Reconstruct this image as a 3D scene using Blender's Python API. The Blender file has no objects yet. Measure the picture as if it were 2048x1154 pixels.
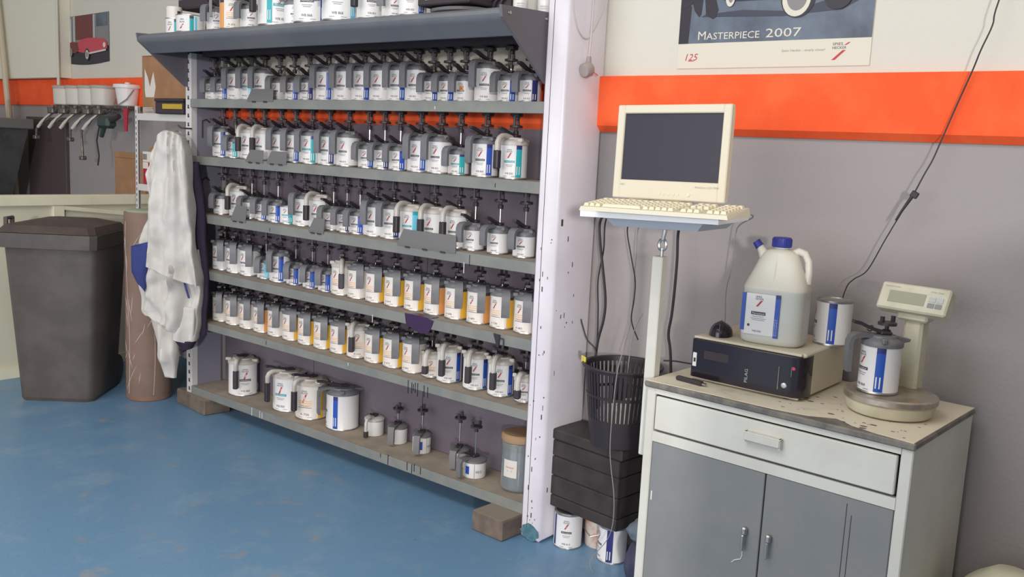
import bpy, math, random
from math import sin, cos, pi, radians, sqrt, atan2
from mathutils import Vector, Matrix, noise as mnoise

random.seed(7)
scene = bpy.context.scene
col = scene.collection

# ------------------------------------------------------------------ camera
cam_data = bpy.data.cameras.new('camera')
cam = bpy.data.objects.new('camera', cam_data)
col.objects.link(cam)
cam_data.sensor_width = 36.0
cam_data.lens = 1840.645 / 2048 * 36.0
cam_data.clip_start = 0.05
YAW, PIT, ROL = -0.68011, -0.15003, 0.04949
F = Vector((sin(YAW) * cos(PIT), cos(YAW) * cos(PIT), sin(PIT)))
R0 = Vector((cos(YAW), -sin(YAW), 0.0))
U0 = R0.cross(F)
RR = R0 * cos(ROL) + U0 * sin(ROL)
UU = -R0 * sin(ROL) + U0 * cos(ROL)
mw = Matrix((RR, UU, -F)).transposed().to_4x4()
mw.translation = Vector((0, 0, 1.55))
cam.matrix_world = mw
scene.camera = cam

# ------------------------------------------------------------------ light
scene.view_settings.view_transform = 'Standard'
scene.view_settings.look = 'None'
scene.view_settings.gamma = 1.0
scene.view_settings.use_curve_mapping = False
scene.view_settings.exposure = -0.26
world = bpy.data.worlds.new('daylight')
scene.world = world
world.use_nodes = True
bg = world.node_tree.nodes['Background']
bg.inputs['Color'].default_value = (0.94, 0.90, 0.97, 1)
bg.inputs['Strength'].default_value = 0.60


def area(name, loc, target, sx, sy, power, color):
    d = bpy.data.lights.new(name, 'AREA')
    d.shape = 'RECTANGLE'
    d.size, d.size_y = sx, sy
    d.energy = power
    d.color = color
    o = bpy.data.objects.new(name, d)
    o.location = loc
    o.rotation_euler = (Vector(target) - Vector(loc)).to_track_quat('-Z', 'Y').to_euler()
    col.objects.link(o)
    return o


area('daylight_from_gate', (-2.6, -4.6, 2.1), (-3.4, 3.0, 1.3), 6.0, 3.0, 225, (1.0, 0.965, 0.965))
area('daylight_from_side_gate', (5.2, -6.2, 2.25), (-2.4, 3.0, 1.35), 0.42, 0.42, 560, (1.0, 0.97, 0.94))
area('overhead_fill', (-2.2, 0.0, 3.97), (-2.2, 0.0, 0.0), 3.0, 1.6, 105, (0.96, 0.97, 1.0))  # overhead fill, added to lift the floor, shelf tops and hood nose


# ------------------------------------------------------------------ materials
def lin(c):
    c = c / 255.0
    return c / 12.92 if c <= 0.04045 else ((c + 0.055) / 1.055) ** 2.4


def rgb(r, g, b):
    return (lin(r), lin(g), lin(b), 1.0)


MATS = {}


def mat(name, c, rough=0.6, metal=0.0, var=0.0, vscale=6.0, c2=None, bump=0.0, bscale=60.0, trans=0.0, ior=1.45,
        lo=0.42, hi=0.62, emis=None, spec=0.5, coat=0.0, detail=4.0):
    if name in MATS:
        return MATS[name]
    m = bpy.data.materials.new(name)
    m.use_nodes = True
    nt = m.node_tree
    b = nt.nodes['Principled BSDF']
    b.inputs['Base Color'].default_value = c
    b.inputs['Roughness'].default_value = rough
    b.inputs['Metallic'].default_value = metal
    b.inputs['Specular IOR Level'].default_value = spec
    b.inputs['IOR'].default_value = ior
    b.inputs['Coat Weight'].default_value = coat
    if trans:
        b.inputs['Transmission Weight'].default_value = trans
    tc = None
    if c2 is not None or bump:
        tc = nt.nodes.new('ShaderNodeTexCoord')
    if c2 is not None:
        n = nt.nodes.new('ShaderNodeTexNoise')
        n.inputs['Scale'].default_value = vscale
        n.inputs['Detail'].default_value = detail
        n.inputs['Roughness'].default_value = 0.6
        nt.links.new(tc.outputs['Object'], n.inputs['Vector'])
        r = nt.nodes.new('ShaderNodeValToRGB')
        r.color_ramp.elements[0].position = lo
        r.color_ramp.elements[1].position = hi
        r.color_ramp.elements[0].color = c
        r.color_ramp.elements[1].color = c2
        nt.links.new(n.outputs['Fac'], r.inputs['Fac'])
        nt.links.new(r.outputs['Color'], b.inputs['Base Color'])
    if bump:
        n2 = nt.nodes.new('ShaderNodeTexNoise')
        n2.inputs['Scale'].default_value = bscale
        n2.inputs['Detail'].default_value = 3
        nt.links.new(tc.outputs['Object'], n2.inputs['Vector'])
        bp = nt.nodes.new('ShaderNodeBump')
        bp.inputs['Strength'].default_value = bump
        bp.inputs['Distance'].default_value = 0.01
        nt.links.new(n2.outputs['Fac'], bp.inputs['Height'])
        nt.links.new(bp.outputs['Normal'], b.inputs['Normal'])
    MATS[name] = m
    return m


def wall_material():
    """grey below the stripe, off-white above it, by height"""
    m = bpy.data.materials.new('painted_wall')
    m.use_nodes = True
    nt = m.node_tree
    b = nt.nodes['Principled BSDF']
    b.inputs['Roughness'].default_value = 0.8
    b.inputs['Specular IOR Level'].default_value = 0.25
    tc = nt.nodes.new('ShaderNodeTexCoord')
    sep = nt.nodes.new('ShaderNodeSeparateXYZ')
    nt.links.new(tc.outputs['Object'], sep.inputs['Vector'])
    cmp_ = nt.nodes.new('ShaderNodeMath')
    cmp_.operation = 'GREATER_THAN'
    cmp_.inputs[1].default_value = 1.72
    nt.links.new(sep.outputs['Z'], cmp_.inputs[0])
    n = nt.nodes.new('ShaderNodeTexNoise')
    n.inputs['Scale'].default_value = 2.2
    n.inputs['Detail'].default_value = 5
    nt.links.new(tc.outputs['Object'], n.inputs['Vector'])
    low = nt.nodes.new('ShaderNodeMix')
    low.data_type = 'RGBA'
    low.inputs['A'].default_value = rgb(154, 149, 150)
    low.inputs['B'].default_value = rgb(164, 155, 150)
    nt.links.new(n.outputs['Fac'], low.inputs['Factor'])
    up = nt.nodes.new('ShaderNodeMix')
    up.data_type = 'RGBA'
    up.inputs['A'].default_value = rgb(206, 202, 190)
    up.inputs['B'].default_value = rgb(214, 210, 198)
    nt.links.new(n.outputs['Fac'], up.inputs['Factor'])
    mx = nt.nodes.new('ShaderNodeMix')
    mx.data_type = 'RGBA'
    nt.links.new(cmp_.outputs[0], mx.inputs['Factor'])
    nt.links.new(low.outputs['Result'], mx.inputs['A'])
    nt.links.new(up.outputs['Result'], mx.inputs['B'])
    nt.links.new(mx.outputs['Result'], b.inputs['Base Color'])
    n2 = nt.nodes.new('ShaderNodeTexNoise')
    n2.inputs['Scale'].default_value = 90
    nt.links.new(tc.outputs['Object'], n2.inputs['Vector'])
    bp = nt.nodes.new('ShaderNodeBump')
    bp.inputs['Strength'].default_value = 0.12
    bp.inputs['Distance'].default_value = 0.01
    nt.links.new(n2.outputs['Fac'], bp.inputs['Height'])
    nt.links.new(bp.outputs['Normal'], b.inputs['Normal'])
    return m


def floor_material():
    m = bpy.data.materials.new('blue_floor_paint')
    m.use_nodes = True
    nt = m.node_tree
    b = nt.nodes['Principled BSDF']
    tc = nt.nodes.new('ShaderNodeTexCoord')

    def noise(scale, detail, rough=0.6):
        n = nt.nodes.new('ShaderNodeTexNoise')
        n.inputs['Scale'].default_value = scale
        n.inputs['Detail'].default_value = detail
        n.inputs['Roughness'].default_value = rough
        nt.links.new(tc.outputs['Object'], n.inputs['Vector'])
        return n

    def ramp(n, p0, p1):
        r = nt.nodes.new('ShaderNodeValToRGB')
        r.color_ramp.elements[0].position = p0
        r.color_ramp.elements[1].position = p1
        nt.links.new(n.outputs['Fac'], r.inputs['Fac'])
        return r

    def mix(a, bcol, fac):
        x = nt.nodes.new('ShaderNodeMix')
        x.data_type = 'RGBA'
        if isinstance(a, tuple):
            x.inputs['A'].default_value = a
        else:
            nt.links.new(a, x.inputs['A'])
        x.inputs['B'].default_value = bcol
        nt.links.new(fac, x.inputs['Factor'])
        return x.outputs['Result']

    def scale(sock, k):
        mm = nt.nodes.new('ShaderNodeMath')
        mm.operation = 'MULTIPLY'
        mm.inputs[1].default_value = k
        nt.links.new(sock, mm.inputs[0])
        return mm.outputs[0]
    c = mix(rgb(98, 138, 172), rgb(114, 150, 180), noise(1.6, 5).outputs['Fac'])
    c = mix(c, rgb(142, 164, 182), scale(ramp(noise(3.4, 6, 0.65), 0.52, 0.70).outputs['Color'], 0.6))
    c = mix(c, rgb(164, 152, 142), scale(ramp(noise(6.5, 3, 0.5), 0.62, 0.72).outputs['Color'], 0.55))
    c = mix(c, rgb(50, 78, 100), scale(ramp(noise(22.0, 4, 0.7), 0.68, 0.74).outputs['Color'], 0.6))
    nt.links.new(c, b.inputs['Base Color'])
    b.inputs['Roughness'].default_value = 0.38
    b.inputs['Specular IOR Level'].default_value = 0.45
    bp = nt.nodes.new('ShaderNodeBump')
    bp.inputs['Strength'].default_value = 0.08
    bp.inputs['Distance'].default_value = 0.01
    nt.links.new(noise(35, 3).outputs['Fac'], bp.inputs['Height'])
    nt.links.new(bp.outputs['Normal'], b.inputs['Normal'])
    return m


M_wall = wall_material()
M_floor = floor_material()
M_orange = mat('orange_paint', rgb(243, 92, 48), 0.75, c2=rgb(247, 104, 58), vscale=5, bump=0.1, bscale=120, spec=0.25)
M_offwhite = mat('offwhite_wall_paint', rgb(226, 222, 204), 0.8, spec=0.2)
M_post = mat('white_post_paint', rgb(224, 218, 224), 0.32, c2=rgb(216, 208, 214), vscale=3)
M_chip = mat('paint_chip_dark', rgb(92, 82, 82), 0.7)
M_teal_blot = mat('teal_paint_blot', rgb(70, 110, 122), 0.5, c2=rgb(95, 130, 140), vscale=40)
M_shelf = mat('grey_shelf_steel', rgb(124, 126, 122), 0.5, c2=rgb(134, 135, 128), vscale=7)
M_shelftop = mat('dusty_shelf_top', rgb(150, 136, 122), 0.8, c2=rgb(166, 150, 132), vscale=9)
M_hood = mat('blue_grey_hood', rgb(106, 108, 114), 0.5, c2=rgb(114, 115, 118), vscale=4)
M_bracket = mat('dark_bracket', rgb(104, 100, 106), 0.55)
M_panel = mat('lavender_side_panel', rgb(134, 132, 146), 0.5)
M_backshade = mat('rack_back_shade', rgb(104, 94, 104), 0.7, c2=rgb(112, 104, 112), vscale=2.5)  # shade on the wall behind the shelves, put into a dark colour
M_black = mat('black_plastic', rgb(56, 50, 54), 0.42)
M_blackm = mat('black_matt', rgb(60, 52, 57), 0.7)
M_metal = mat('bright_steel', rgb(200, 198, 196), 0.28, 1.0)
M_tin = mat('tin_rim', rgb(178, 175, 172), 0.33, 0.85)
M_white = mat('can_white', rgb(226, 224, 222), 0.34)
M_cream = mat('can_cream', rgb(226, 219, 211), 0.36)
M_grey = mat('grey_lid_plastic', rgb(114, 113, 116), 0.42, c2=rgb(102, 101, 104), vscale=14)
M_beige = mat('beige_handle_plastic', rgb(198, 190, 182), 0.42, c2=rgb(176, 168, 160), vscale=16)
M_blue = mat('stripe_blue', rgb(42, 82, 172), 0.35)
M_navy = mat('stripe_navy', rgb(48, 52, 112), 0.35)
M_teal = mat('stripe_teal', rgb(44, 164, 172), 0.35)
M_light = mat('stripe_light_blue', rgb(110, 196, 226), 0.35)
M_yellow = mat('stripe_yellow', rgb(236, 184, 62), 0.4)
M_orst = mat('stripe_orange', rgb(226, 158, 92), 0.4)
M_ink = mat('dark_ink', rgb(70, 68, 76), 0.5)
M_red = mat('red_ink', rgb(186, 60, 62), 0.5)
M_inkgrey = mat('grey_ink', rgb(142, 140, 146), 0.5)
M_peach = mat('peach_tint_print', rgb(232, 190, 150), 0.4)
M_cab = mat('cabinet_cream_enamel', rgb(214, 212, 202), 0.42, c2=rgb(206, 203, 192), vscale=4)
M_door = mat('cabinet_grey_door', rgb(128, 130, 130), 0.5, c2=rgb(134, 135, 134), vscale=5)
M_worktop = mat('stained_worktop', rgb(222, 212, 190), 0.55, c2=rgb(184, 172, 148), vscale=9, lo=0.56, hi=0.82)
M_edge = mat('worktop_edge_strip', rgb(100, 96, 92), 0.5, c2=rgb(130, 124, 114), vscale=18)
M_computer = mat('aged_beige_plastic', rgb(214, 206, 184), 0.5)
M_key = mat('keycap_cream', rgb(222, 212, 184), 0.55)
M_screen = mat('dark_lcd_screen', rgb(56, 54, 64), 0.35, spec=0.3)
M_lcd = mat('olive_lcd', rgb(150, 150, 124), 0.4)
M_tray = mat('white_tray_laminate', rgb(234, 234, 234), 0.4)
M_card = mat('brown_cardboard', rgb(150, 112, 80), 0.8, c2=rgb(162, 122, 88), vscale=6)
M_kraft = mat('kraft_roll_paper', rgb(150, 116, 96), 0.6, c2=rgb(138, 104, 84), vscale=5)
M_film = mat('clear_wrap_film', rgb(220, 206, 198), 0.12, trans=0.0, spec=0.8)
M_bin = mat('grey_brown_bin_plastic', rgb(82, 75, 72), 0.55, c2=rgb(92, 85, 80), vscale=5, bump=0.05)
M_binlid = mat('brown_bin_lid', rgb(76, 65, 62), 0.6, c2=rgb(86, 75, 70), vscale=6)
M_cloth = mat('white_overall_cloth', rgb(208, 203, 197), 0.85, c2=rgb(196, 190, 182), vscale=7, spec=0.15, bump=0.06, bscale=30)
M_clothblue = mat('blue_cloth_panel', rgb(62, 70, 122), 0.85, spec=0.1)
M_hemshade = mat('navy_hem_and_shade', rgb(58, 50, 66), 0.85, spec=0.1)  # hem cloth, also the shadow beside the overall
M_part = mat('cream_partition_paint', rgb(226, 221, 196), 0.55, c2=rgb(216, 210, 184), vscale=3)
M_partpanel = mat('pale_partition_panel', rgb(206, 202, 180), 0.6)
M_tank = mat('dark_tank_sheet', rgb(84, 82, 84), 0.4, c2=rgb(70, 70, 70), vscale=6)
M_brownpanel = mat('brown_wall_board', rgb(86, 72, 72), 0.7)
M_unit = mat('white_unit_steel', rgb(206, 202, 200), 0.5)
M_dark = mat('slot_dark', rgb(60, 56, 60), 0.8)
M_redbox = mat('red_box_print', rgb(172, 40, 64), 0.55)
M_paper = mat('worn_paper', rgb(214, 208, 198), 0.8)
M_block = mat('dusty_wood_block', rgb(104, 90, 82), 0.85, c2=rgb(120, 106, 94), vscale=14)
M_blocktop = mat('dust_block_top', rgb(142, 128, 114), 0.9)
M_crate = mat('black_brown_crate', rgb(52, 46, 46), 0.5, c2=rgb(62, 55, 54), vscale=12)
M_basket = mat('black_basket_plastic', rgb(50, 44, 48), 0.45)
M_bag = mat('dark_blue_bag', rgb(66, 66, 88), 0.5, c2=rgb(84, 80, 90), vscale=7)
M_bagblue = mat('blue_bag_base', rgb(58, 78, 138), 0.5)
M_bagtop = mat('grey_blue_bag_flap', rgb(106, 114, 124), 0.6)
M_jug = mat('milky_jug_plastic', rgb(214, 210, 196), 0.35, trans=0.08)
M_jugfluid = mat('jug_fluid_zone', rgb(208, 209, 200), 0.35, trans=0.06)
M_bluecap = mat('blue_cap', rgb(44, 52, 136), 0.4)
M_glossblack = mat('gloss_black', rgb(40, 34, 42), 0.12, spec=0.6)
M_scalepaint = mat('scale_cream', rgb(206, 202, 178), 0.5, c2=rgb(190, 184, 160), vscale=8)
M_dish = mat('stained_steel_dish', rgb(196, 186, 172), 0.33, 0.7, c2=rgb(150, 134, 118), vscale=12, lo=.45, hi=.75)
M_cable = mat('black_cable', rgb(52, 46, 50), 0.5)
M_cablegrey = mat('grey_cable', rgb(150, 144, 140), 0.5)
M_cablewhite = mat('old_white_cable', rgb(196, 186, 184), 0.5)
M_sack = mat('cream_sack', rgb(206, 202, 176), 0.8)
M_glass = mat('jar_glass', rgb(236, 240, 238), 0.06, trans=0.85)
M_jarfluid = mat('blue_grey_fluid', rgb(58, 90, 114), 0.3)
M_tan = mat('tan_jar_lid', rgb(168, 136, 104), 0.6)
M_purple = mat('purple_paint_spill', rgb(62, 40, 74), 0.4)
M_drip = mat('black_paint_drip', rgb(44, 42, 50), 0.35)
M_plate = mat('grey_guard_plate', rgb(112, 110, 110), 0.5)
M_pp_dark = mat('poster_slate_print', rgb(74, 80, 94), 0.4, c2=rgb(112, 124, 138), vscale=5, lo=0.35, hi=0.7, detail=6)
M_pp_black = mat('poster_black_print', rgb(44, 42, 50), 0.4)
M_pp_white = mat('poster_white_print', rgb(214, 208, 192), 0.5)
M_pp_maroon = mat('poster_maroon_print', rgb(110, 52, 48), 0.4)
M_pp_red = mat('poster_red_print', rgb(196, 70, 84), 0.4)
M_pp_grey = mat('poster_grey_print', rgb(130, 128, 128), 0.4)
M_pp_pale = mat('poster_pale_print', rgb(178, 180, 180), 0.4)
M_gun = mat('gun_dark_metal', rgb(92, 84, 80), 0.4, 0.5, c2=rgb(130, 120, 112), vscale=40)
M_gungrip = mat('pale_gun_grip', rgb(204, 198, 186), 0.35)
M_green = mat('dark_green_plastic', rgb(52, 66, 62), 0.5)
M_clearcup = mat('milky_cup', rgb(206, 200, 190), 0.4)
M_yellowtag = mat('yellow_tag', rgb(214, 200, 84), 0.6)
M_yel = mat('toolbox_yellow', rgb(190, 160, 50), 0.5)
M_can_orange = mat('orange_can_tint', rgb(230, 180, 130), 0.5)


# ------------------------------------------------------------------ mesh builder
class MB:
    def __init__(self):
        self.v, self.f, self.mi, self.mats = [], [], [], []

    def m(self, material):
        if material not in self.mats:
            self.mats.append(material)
        return self.mats.index(material)

    def add(self, verts, faces, material, M=None):
        k = len(self.v)
        i = self.m(material)
        for p in verts:
            self.v.append(tuple(M @ Vector(p)) if M is not None else tuple(p))
        for f in faces:
            self.f.append([a + k for a in f])
            self.mi.append(i)
        return self

    def box(self, lo, hi, material, M=None, bev=0.0):
        x0, y0, z0 = lo
        x1, y1, z1 = hi
        if bev > 0:
            b = min(bev, (x1 - x0) / 2.01, (y1 - y0) / 2.01, (z1 - z0) / 2.01)
            vs, idx = [], {}
            for sx in (0, 1):
                for sy in (0, 1):
                    for sz in (0, 1):
                        X, Y, Z = (x0, x1)[sx], (y0, y1)[sy], (z0, z1)[sz]
                        dx, dy, dz = (b, -b)[sx], (b, -b)[sy], (b, -b)[sz]
                        idx[sx, sy, sz, 0] = len(vs); vs.append((X, Y + dy, Z + dz))
                        idx[sx, sy, sz, 1] = len(vs); vs.append((X + dx, Y, Z + dz))
                        idx[sx, sy, sz, 2] = len(vs); vs.append((X + dx, Y + dy, Z))
            fs = []
            for s in (0, 1):
                fs.append([idx[s, 0, 0, 0], idx[s, 1, 0, 0], idx[s, 1, 1, 0], idx[s, 0, 1, 0]])
                fs.append([idx[0, s, 0, 1], idx[1, s, 0, 1], idx[1, s, 1, 1], idx[0, s, 1, 1]])
                fs.append([idx[0, 0, s, 2], idx[1, 0, s, 2], idx[1, 1, s, 2], idx[0, 1, s, 2]])
            for a in (0, 1):
                for c in (0, 1):
                    fs.append([idx[a, c, 0, 0], idx[a, c, 1, 0], idx[a, c, 1, 1], idx[a, c, 0, 1]])
                    fs.append([idx[a, 0, c, 0], idx[a, 1, c, 0], idx[a, 1, c, 2], idx[a, 0, c, 2]])
                    fs.append([idx[0, a, c, 1], idx[1, a, c, 1], idx[1, a, c, 2], idx[0, a, c, 2]])
            for a in (0, 1):
                for c in (0, 1):
                    for d in (0, 1):
                        fs.append([idx[a, c, d, 0], idx[a, c, d, 1], idx[a, c, d, 2]])
            return self.add(vs, fs, material, M)
        vs = [(x0, y0, z0), (x1, y0, z0), (x1, y1, z0), (x0, y1, z0), (x0, y0, z1), (x1, y0, z1), (x1, y1, z1), (x0, y1, z1)]
        fs = [(0, 3, 2, 1), (4, 5, 6, 7), (0, 1, 5, 4), (1, 2, 6, 5), (2, 3, 7, 6), (3, 0, 4, 7)]
        return self.add(vs, fs, material, M)

    def lathe(self, prof, material, n=24, M=None, mats=None, sx=1.0, sy=1.0):
        """prof: (r, z) bottom to top; ends with r=0 close"""
        k = len(self.v)
        rings = []
        for r, z in prof:
            if r < 1e-6:
                rings.append([len(self.v)])
                p = Vector((0, 0, z))
                self.v.append(tuple(M @ p) if M is not None else tuple(p))
            else:
                ring = []
                for i in range(n):
                    a = 2 * pi * i / n
                    p = Vector((r * cos(a) * sx, r * sin(a) * sy, z))
                    ring.append(len(self.v))
                    self.v.append(tuple(M @ p) if M is not None else tuple(p))
                rings.append(ring)
        for j in range(len(rings) - 1):
            mm = self.m(mats[j] if mats else material)
            a, b = rings[j], rings[j + 1]
            for i in range(n):
                i2 = (i + 1) % n
                if len(a) == 1 and len(b) == 1:
                    continue
                if len(a) == 1:
                    self.f.append([a[0], b[i2], b[i]])
                elif len(b) == 1:
                    self.f.append([a[i], a[i2], b[0]])
                else:
                    self.f.append([a[i], a[i2], b[i2], b[i]])
                self.mi.append(mm)
        return self

    def tube(self, pts, r, material, n=8, M=None, cap=True):
        pts = [Vector(p) for p in pts]
        rad = r if isinstance(r, (list, tuple)) else [r] * len(pts)
        t0 = (pts[1] - pts[0]).normalized()
        ref = Vector((0, 0, 1)) if abs(t0.z) < 0.9 else Vector((1, 0, 0))
        nrm = t0.cross(ref).normalized()
        rings = []
        mm = self.m(material)
        for i, p in enumerate(pts):
            if i == 0:
                t = t0
            elif i == len(pts) - 1:
                t = (pts[-1] - pts[-2]).normalized()
            else:
                t = ((pts[i + 1] - p).normalized() + (p - pts[i - 1]).normalized())
                t = t.normalized() if t.length > 1e-6 else t0
            nrm = (nrm - t * nrm.dot(t))
            nrm = nrm.normalized() if nrm.length > 1e-6 else t.orthogonal().normalized()
            bn = t.cross(nrm)
            ring = []
            for k in range(n):
                a = 2 * pi * k / n
                q = p + (nrm * cos(a) + bn * sin(a)) * rad[i]
                ring.append(len(self.v))
                self.v.append(tuple(M @ q) if M is not None else tuple(q))
            rings.append(ring)
        for j in range(len(rings) - 1):
            for k in range(n):
                k2 = (k + 1) % n
                self.f.append([rings[j][k], rings[j][k2], rings[j + 1][k2], rings[j + 1][k]])
                self.mi.append(mm)
        if cap:
            self.f.append(rings[0][::-1]); self.mi.append(mm)
            self.f.append(rings[-1]); self.mi.append(mm)
        return self

    def prism(self, poly, d, material, M=None):
        """poly in the local XZ plane, extruded along local Y from 0 to d"""
        n = len(poly)
        vs = [(x, 0, z) for x, z in poly] + [(x, d, z) for x, z in poly]
        fs = [list(range(n)), list(range(2 * n - 1, n - 1, -1))]
        for i in range(n):
            j = (i + 1) % n
            fs.append([i, i + n, j + n, j])
        return self.add(vs, fs, material, M)

    def patch(self, r, a0, a1, z0, z1, material, n=6):
        """curved patch lying on a cylinder"""
        vs, fs = [], []
        for i in range(n + 1):
            a = a0 + (a1 - a0) * i / n
            vs += [(r * cos(a), r * sin(a), z0), (r * cos(a), r * sin(a), z1)]
        for i in range(n):
            fs.append([2 * i, 2 * i + 2, 2 * i + 3, 2 * i + 1])
        return self.add(vs, fs, material)

    def mesh(self, name, smooth=35):
        me = bpy.data.meshes.new(name)
        me.from_pydata(self.v, [], self.f)
        for m_ in self.mats:
            me.materials.append(m_)
        me.polygons.foreach_set('material_index', self.mi)
        me.update()
        if smooth:
            me.polygons.foreach_set('use_smooth', [True] * len(me.polygons))
            me.set_sharp_from_angle(angle=radians(smooth))
        return me

    def build(self, name, parent=None, loc=(0, 0, 0), rz=0.0, smooth=35):
        return link(name, self.mesh(name, smooth), parent, loc, rz)


def link(name, me, parent=None, loc=(0, 0, 0), rz=0.0):
    o = bpy.data.objects.new(name, me)
    o.location = loc
    o.rotation_euler = (0, 0, rz)
    col.objects.link(o)
    if parent is not None:
        o.parent = parent
    return o


def tag(o, label, cat, group=None, kind=None):
    o['label'] = label
    o['category'] = cat
    if group:
        o['group'] = group
    if kind:
        o['kind'] = kind
    return o


def thing(name, label, cat, loc=(0, 0, 0), rz=0.0, group=None):
    return tag(link(name, None, None, loc, rz), label, cat, group)


def struct(o):
    o['kind'] = 'structure'
    return o


_TXT = {}


def text_raw(body, size=1.0):
    """flat lettering as (verts, faces), left aligned on the base line, height = size of a capital"""
    key = body
    if key not in _TXT:
        cu = bpy.data.curves.new('lettering', 'FONT')
        cu.body = body
        cu.size = 1.0
        cu.resolution_u = 2
        ob = bpy.data.objects.new('lettering', cu)
        col.objects.link(ob)
        dg = bpy.context.evaluated_depsgraph_get()
        me = bpy.data.meshes.new_from_object(ob.evaluated_get(dg))
        vs = [(v.co.x / 0.7, v.co.y / 0.7) for v in me.vertices]
        fs = [list(p.vertices) for p in me.polygons]
        bpy.data.objects.remove(ob)
        bpy.data.curves.remove(cu)
        bpy.data.meshes.remove(me)
        x0 = min(v[0] for v in vs); x1 = max(v[0] for v in vs)
        _TXT[key] = ([(x - x0, y) for x, y in vs], fs, x1 - x0)
    vs, fs, w = _TXT[key]
    return [(x * size, y * size) for x, y in vs], fs, w * size


def text_on_cyl(mb, body, r, theta, z, size, material, width=None):
    vs, fs, w = text_raw(body, size)
    kx = (width / w) if width else 1.0
    w *= kx
    mb.add([(r * cos(theta + (x * kx - w / 2) / r), r * sin(theta + (x * kx - w / 2) / r), z + y) for x, y in vs], fs, material)


def text_flat(mb, body, x, z, size, material, y=0.0, width=None, shear=0.0, M=None, vertical=False):
    """lettering on the local XZ plane facing -Y"""
    vs, fs, w = text_raw(body, size)
    kx = (width / w) if width else 1.0
    if vertical:
        mb.add([(x - q, y, z + p * kx) for p, q in vs], fs, material, M)
    else:
        mb.add([(x + p * kx + shear * q, y, z + q) for p, q in vs], fs, material, M)


# ================================================================== SETTING
WY = 3.06                 # main wall face
FY = 3.62                 # wall of the bay beyond the low partition

struct(MB().box((-12, -5, -0.1), (5.2, 4.2, 0), M_floor).build('floor', smooth=0))
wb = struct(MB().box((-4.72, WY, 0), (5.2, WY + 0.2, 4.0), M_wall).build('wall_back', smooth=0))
sm_ = MB()
spf = [(WY + .001, 1.634), (WY - .010, 1.634), (WY - .035, 1.658), (WY - .035, 1.842), (WY - .031, 1.846), (WY + .001, 1.846)]
sm_.add([(x, y, z) for x in (-4.71, 5.0) for y, z in spf], [[0, 6, 7, 1], [1, 7, 8, 2], [2, 8, 9, 3], [3, 9, 10, 4], [4, 10, 11, 5], [5, 11, 6, 0], [0, 1, 2, 3, 4, 5], [11, 10, 9, 8, 7, 6]], M_orange)
st = struct(sm_.build('trim_1', smooth=0))
st['label'] = 'proud orange stripe along the back wall'
wf = struct(MB().box((-12, FY, 0), (-4.72, FY + 0.2, 4.0), M_wall).build('wall_far', smooth=0))
struct(MB().box((-11.9, FY - 0.03, 1.722), (-4.75, FY + 0.001, 1.937), M_orange, bev=0.004).build('trim_2', smooth=0))
struct(MB().box((-12, 1.0, 0), (-11.8, FY, 4.0), M_offwhite).build('wall_left', smooth=0))
# projecting pier in the far bay, left of the poster
struct(MB().box((-9.6, FY - 0.10, 1.94), (-7.62, FY, 4.0), M_offwhite, bev=0.004).build('wall_pier', smooth=0))
struct(MB().box((-12, -5, 4.0), (5.2, 4.2, 4.2), M_offwhite).build('ceiling', smooth=0))
struct(MB().box((5.0, -3.0, 0), (5.2, 4.2, 4.0), M_wall).build('wall_right', smooth=0))
# white boxed column at the right end of the rack
cm = MB()
cm.box((-2.166, 2.80, 0.0), (-2.062, WY + 0.001, 4.0), M_post, bev=0.014)
colm = struct(cm.build('column', smooth=60))
seam = MB().box((-2.128, 2.7985, 0.05), (-2.1265, 2.802, 4.0), M_dark)
struct(seam.build('column_seam', colm, smooth=0)).pop('kind')
ch = MB()
rc = random.Random(3)
for i in range(46):
    z = rc.uniform(0.06, 1.25) ** 1.0
    h = rc.choice([0.004, 0.006, 0.01, 0.02]); w = rc.uniform(0.002, 0.006)
    if rc.random() < 0.7:
        x = rc.uniform(-2.148, -2.078)
        ch.box((x, 2.7992, z), (x + w, 2.8005, z + h), M_chip)
    else:
        y = rc.uniform(2.82, 2.95)
        ch.box((-2.0625, y, z), (-2.0612, y + w, z + h), M_chip)
ch.box((-2.0625, 2.826, 1.270), (-2.061, 2.838, 1.296), M_chip)
c_ = ch.build('paint_chips', colm, smooth=0); c_['kind'] = 'stuff'
bl = MB()
n = 18
pts = [(-2.112 + 0.045 * cos(2 * pi * i / n) * (1 + 0.12 * sin(3 * i)), 0.036 + 0.034 * sin(2 * pi * i / n) * (1 + 0.1 * cos(5 * i))) for i in range(n)]
bl.prism(pts, 0.0012, M_teal_blot, Matrix.Translation((0, 2.7992, 0)))
bl.build('paint_blot', colm, smooth=0)

# low partition across the left bay (runs away from the camera)
pt = thing('low_partition', 'low cream painted partition with white top rail behind the wheeled bin', 'partition', (-5.86, 0, 0))
MB().box((-0.06, 0.9, 1.062), (0.02, 3.55, 1.128), M_part, bev=0.004).build('top_rail', pt)
for y in (1.05, 2.68, 3.48):
    MB().box((-0.05, y - 0.035, 0.0), (0.012, y + 0.035, 1.063), M_part, bev=0.003).build('post', pt)
for y0, y1 in ((1.085, 2.645), (2.715, 3.445)):
    MB().box((-0.035, y0, 0.06), (-0.012, y1, 1.0625), M_partpanel).build('panel', pt, smooth=0)
MB().box((-0.05, 0.9, 0.0), (0.012, 3.55, 0.06), M_part).build('base_rail', pt, smooth=0)
br = MB()
br.add([(-.01, 2.715, 1.06), (.012, 2.715, 1.06), (.012, 3.45, .985), (-.01, 3.45, .985),
        (-.01, 2.715, 1.035), (.012, 2.715, 1.035), (.012, 3.45, .955), (-.01, 3.45, .955)],
       [(0, 1, 2, 3), (7, 6, 5, 4), (0, 4, 5, 1), (1, 5, 6, 2), (2, 6, 7, 3), (3, 7, 4, 0)], M_part)
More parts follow.
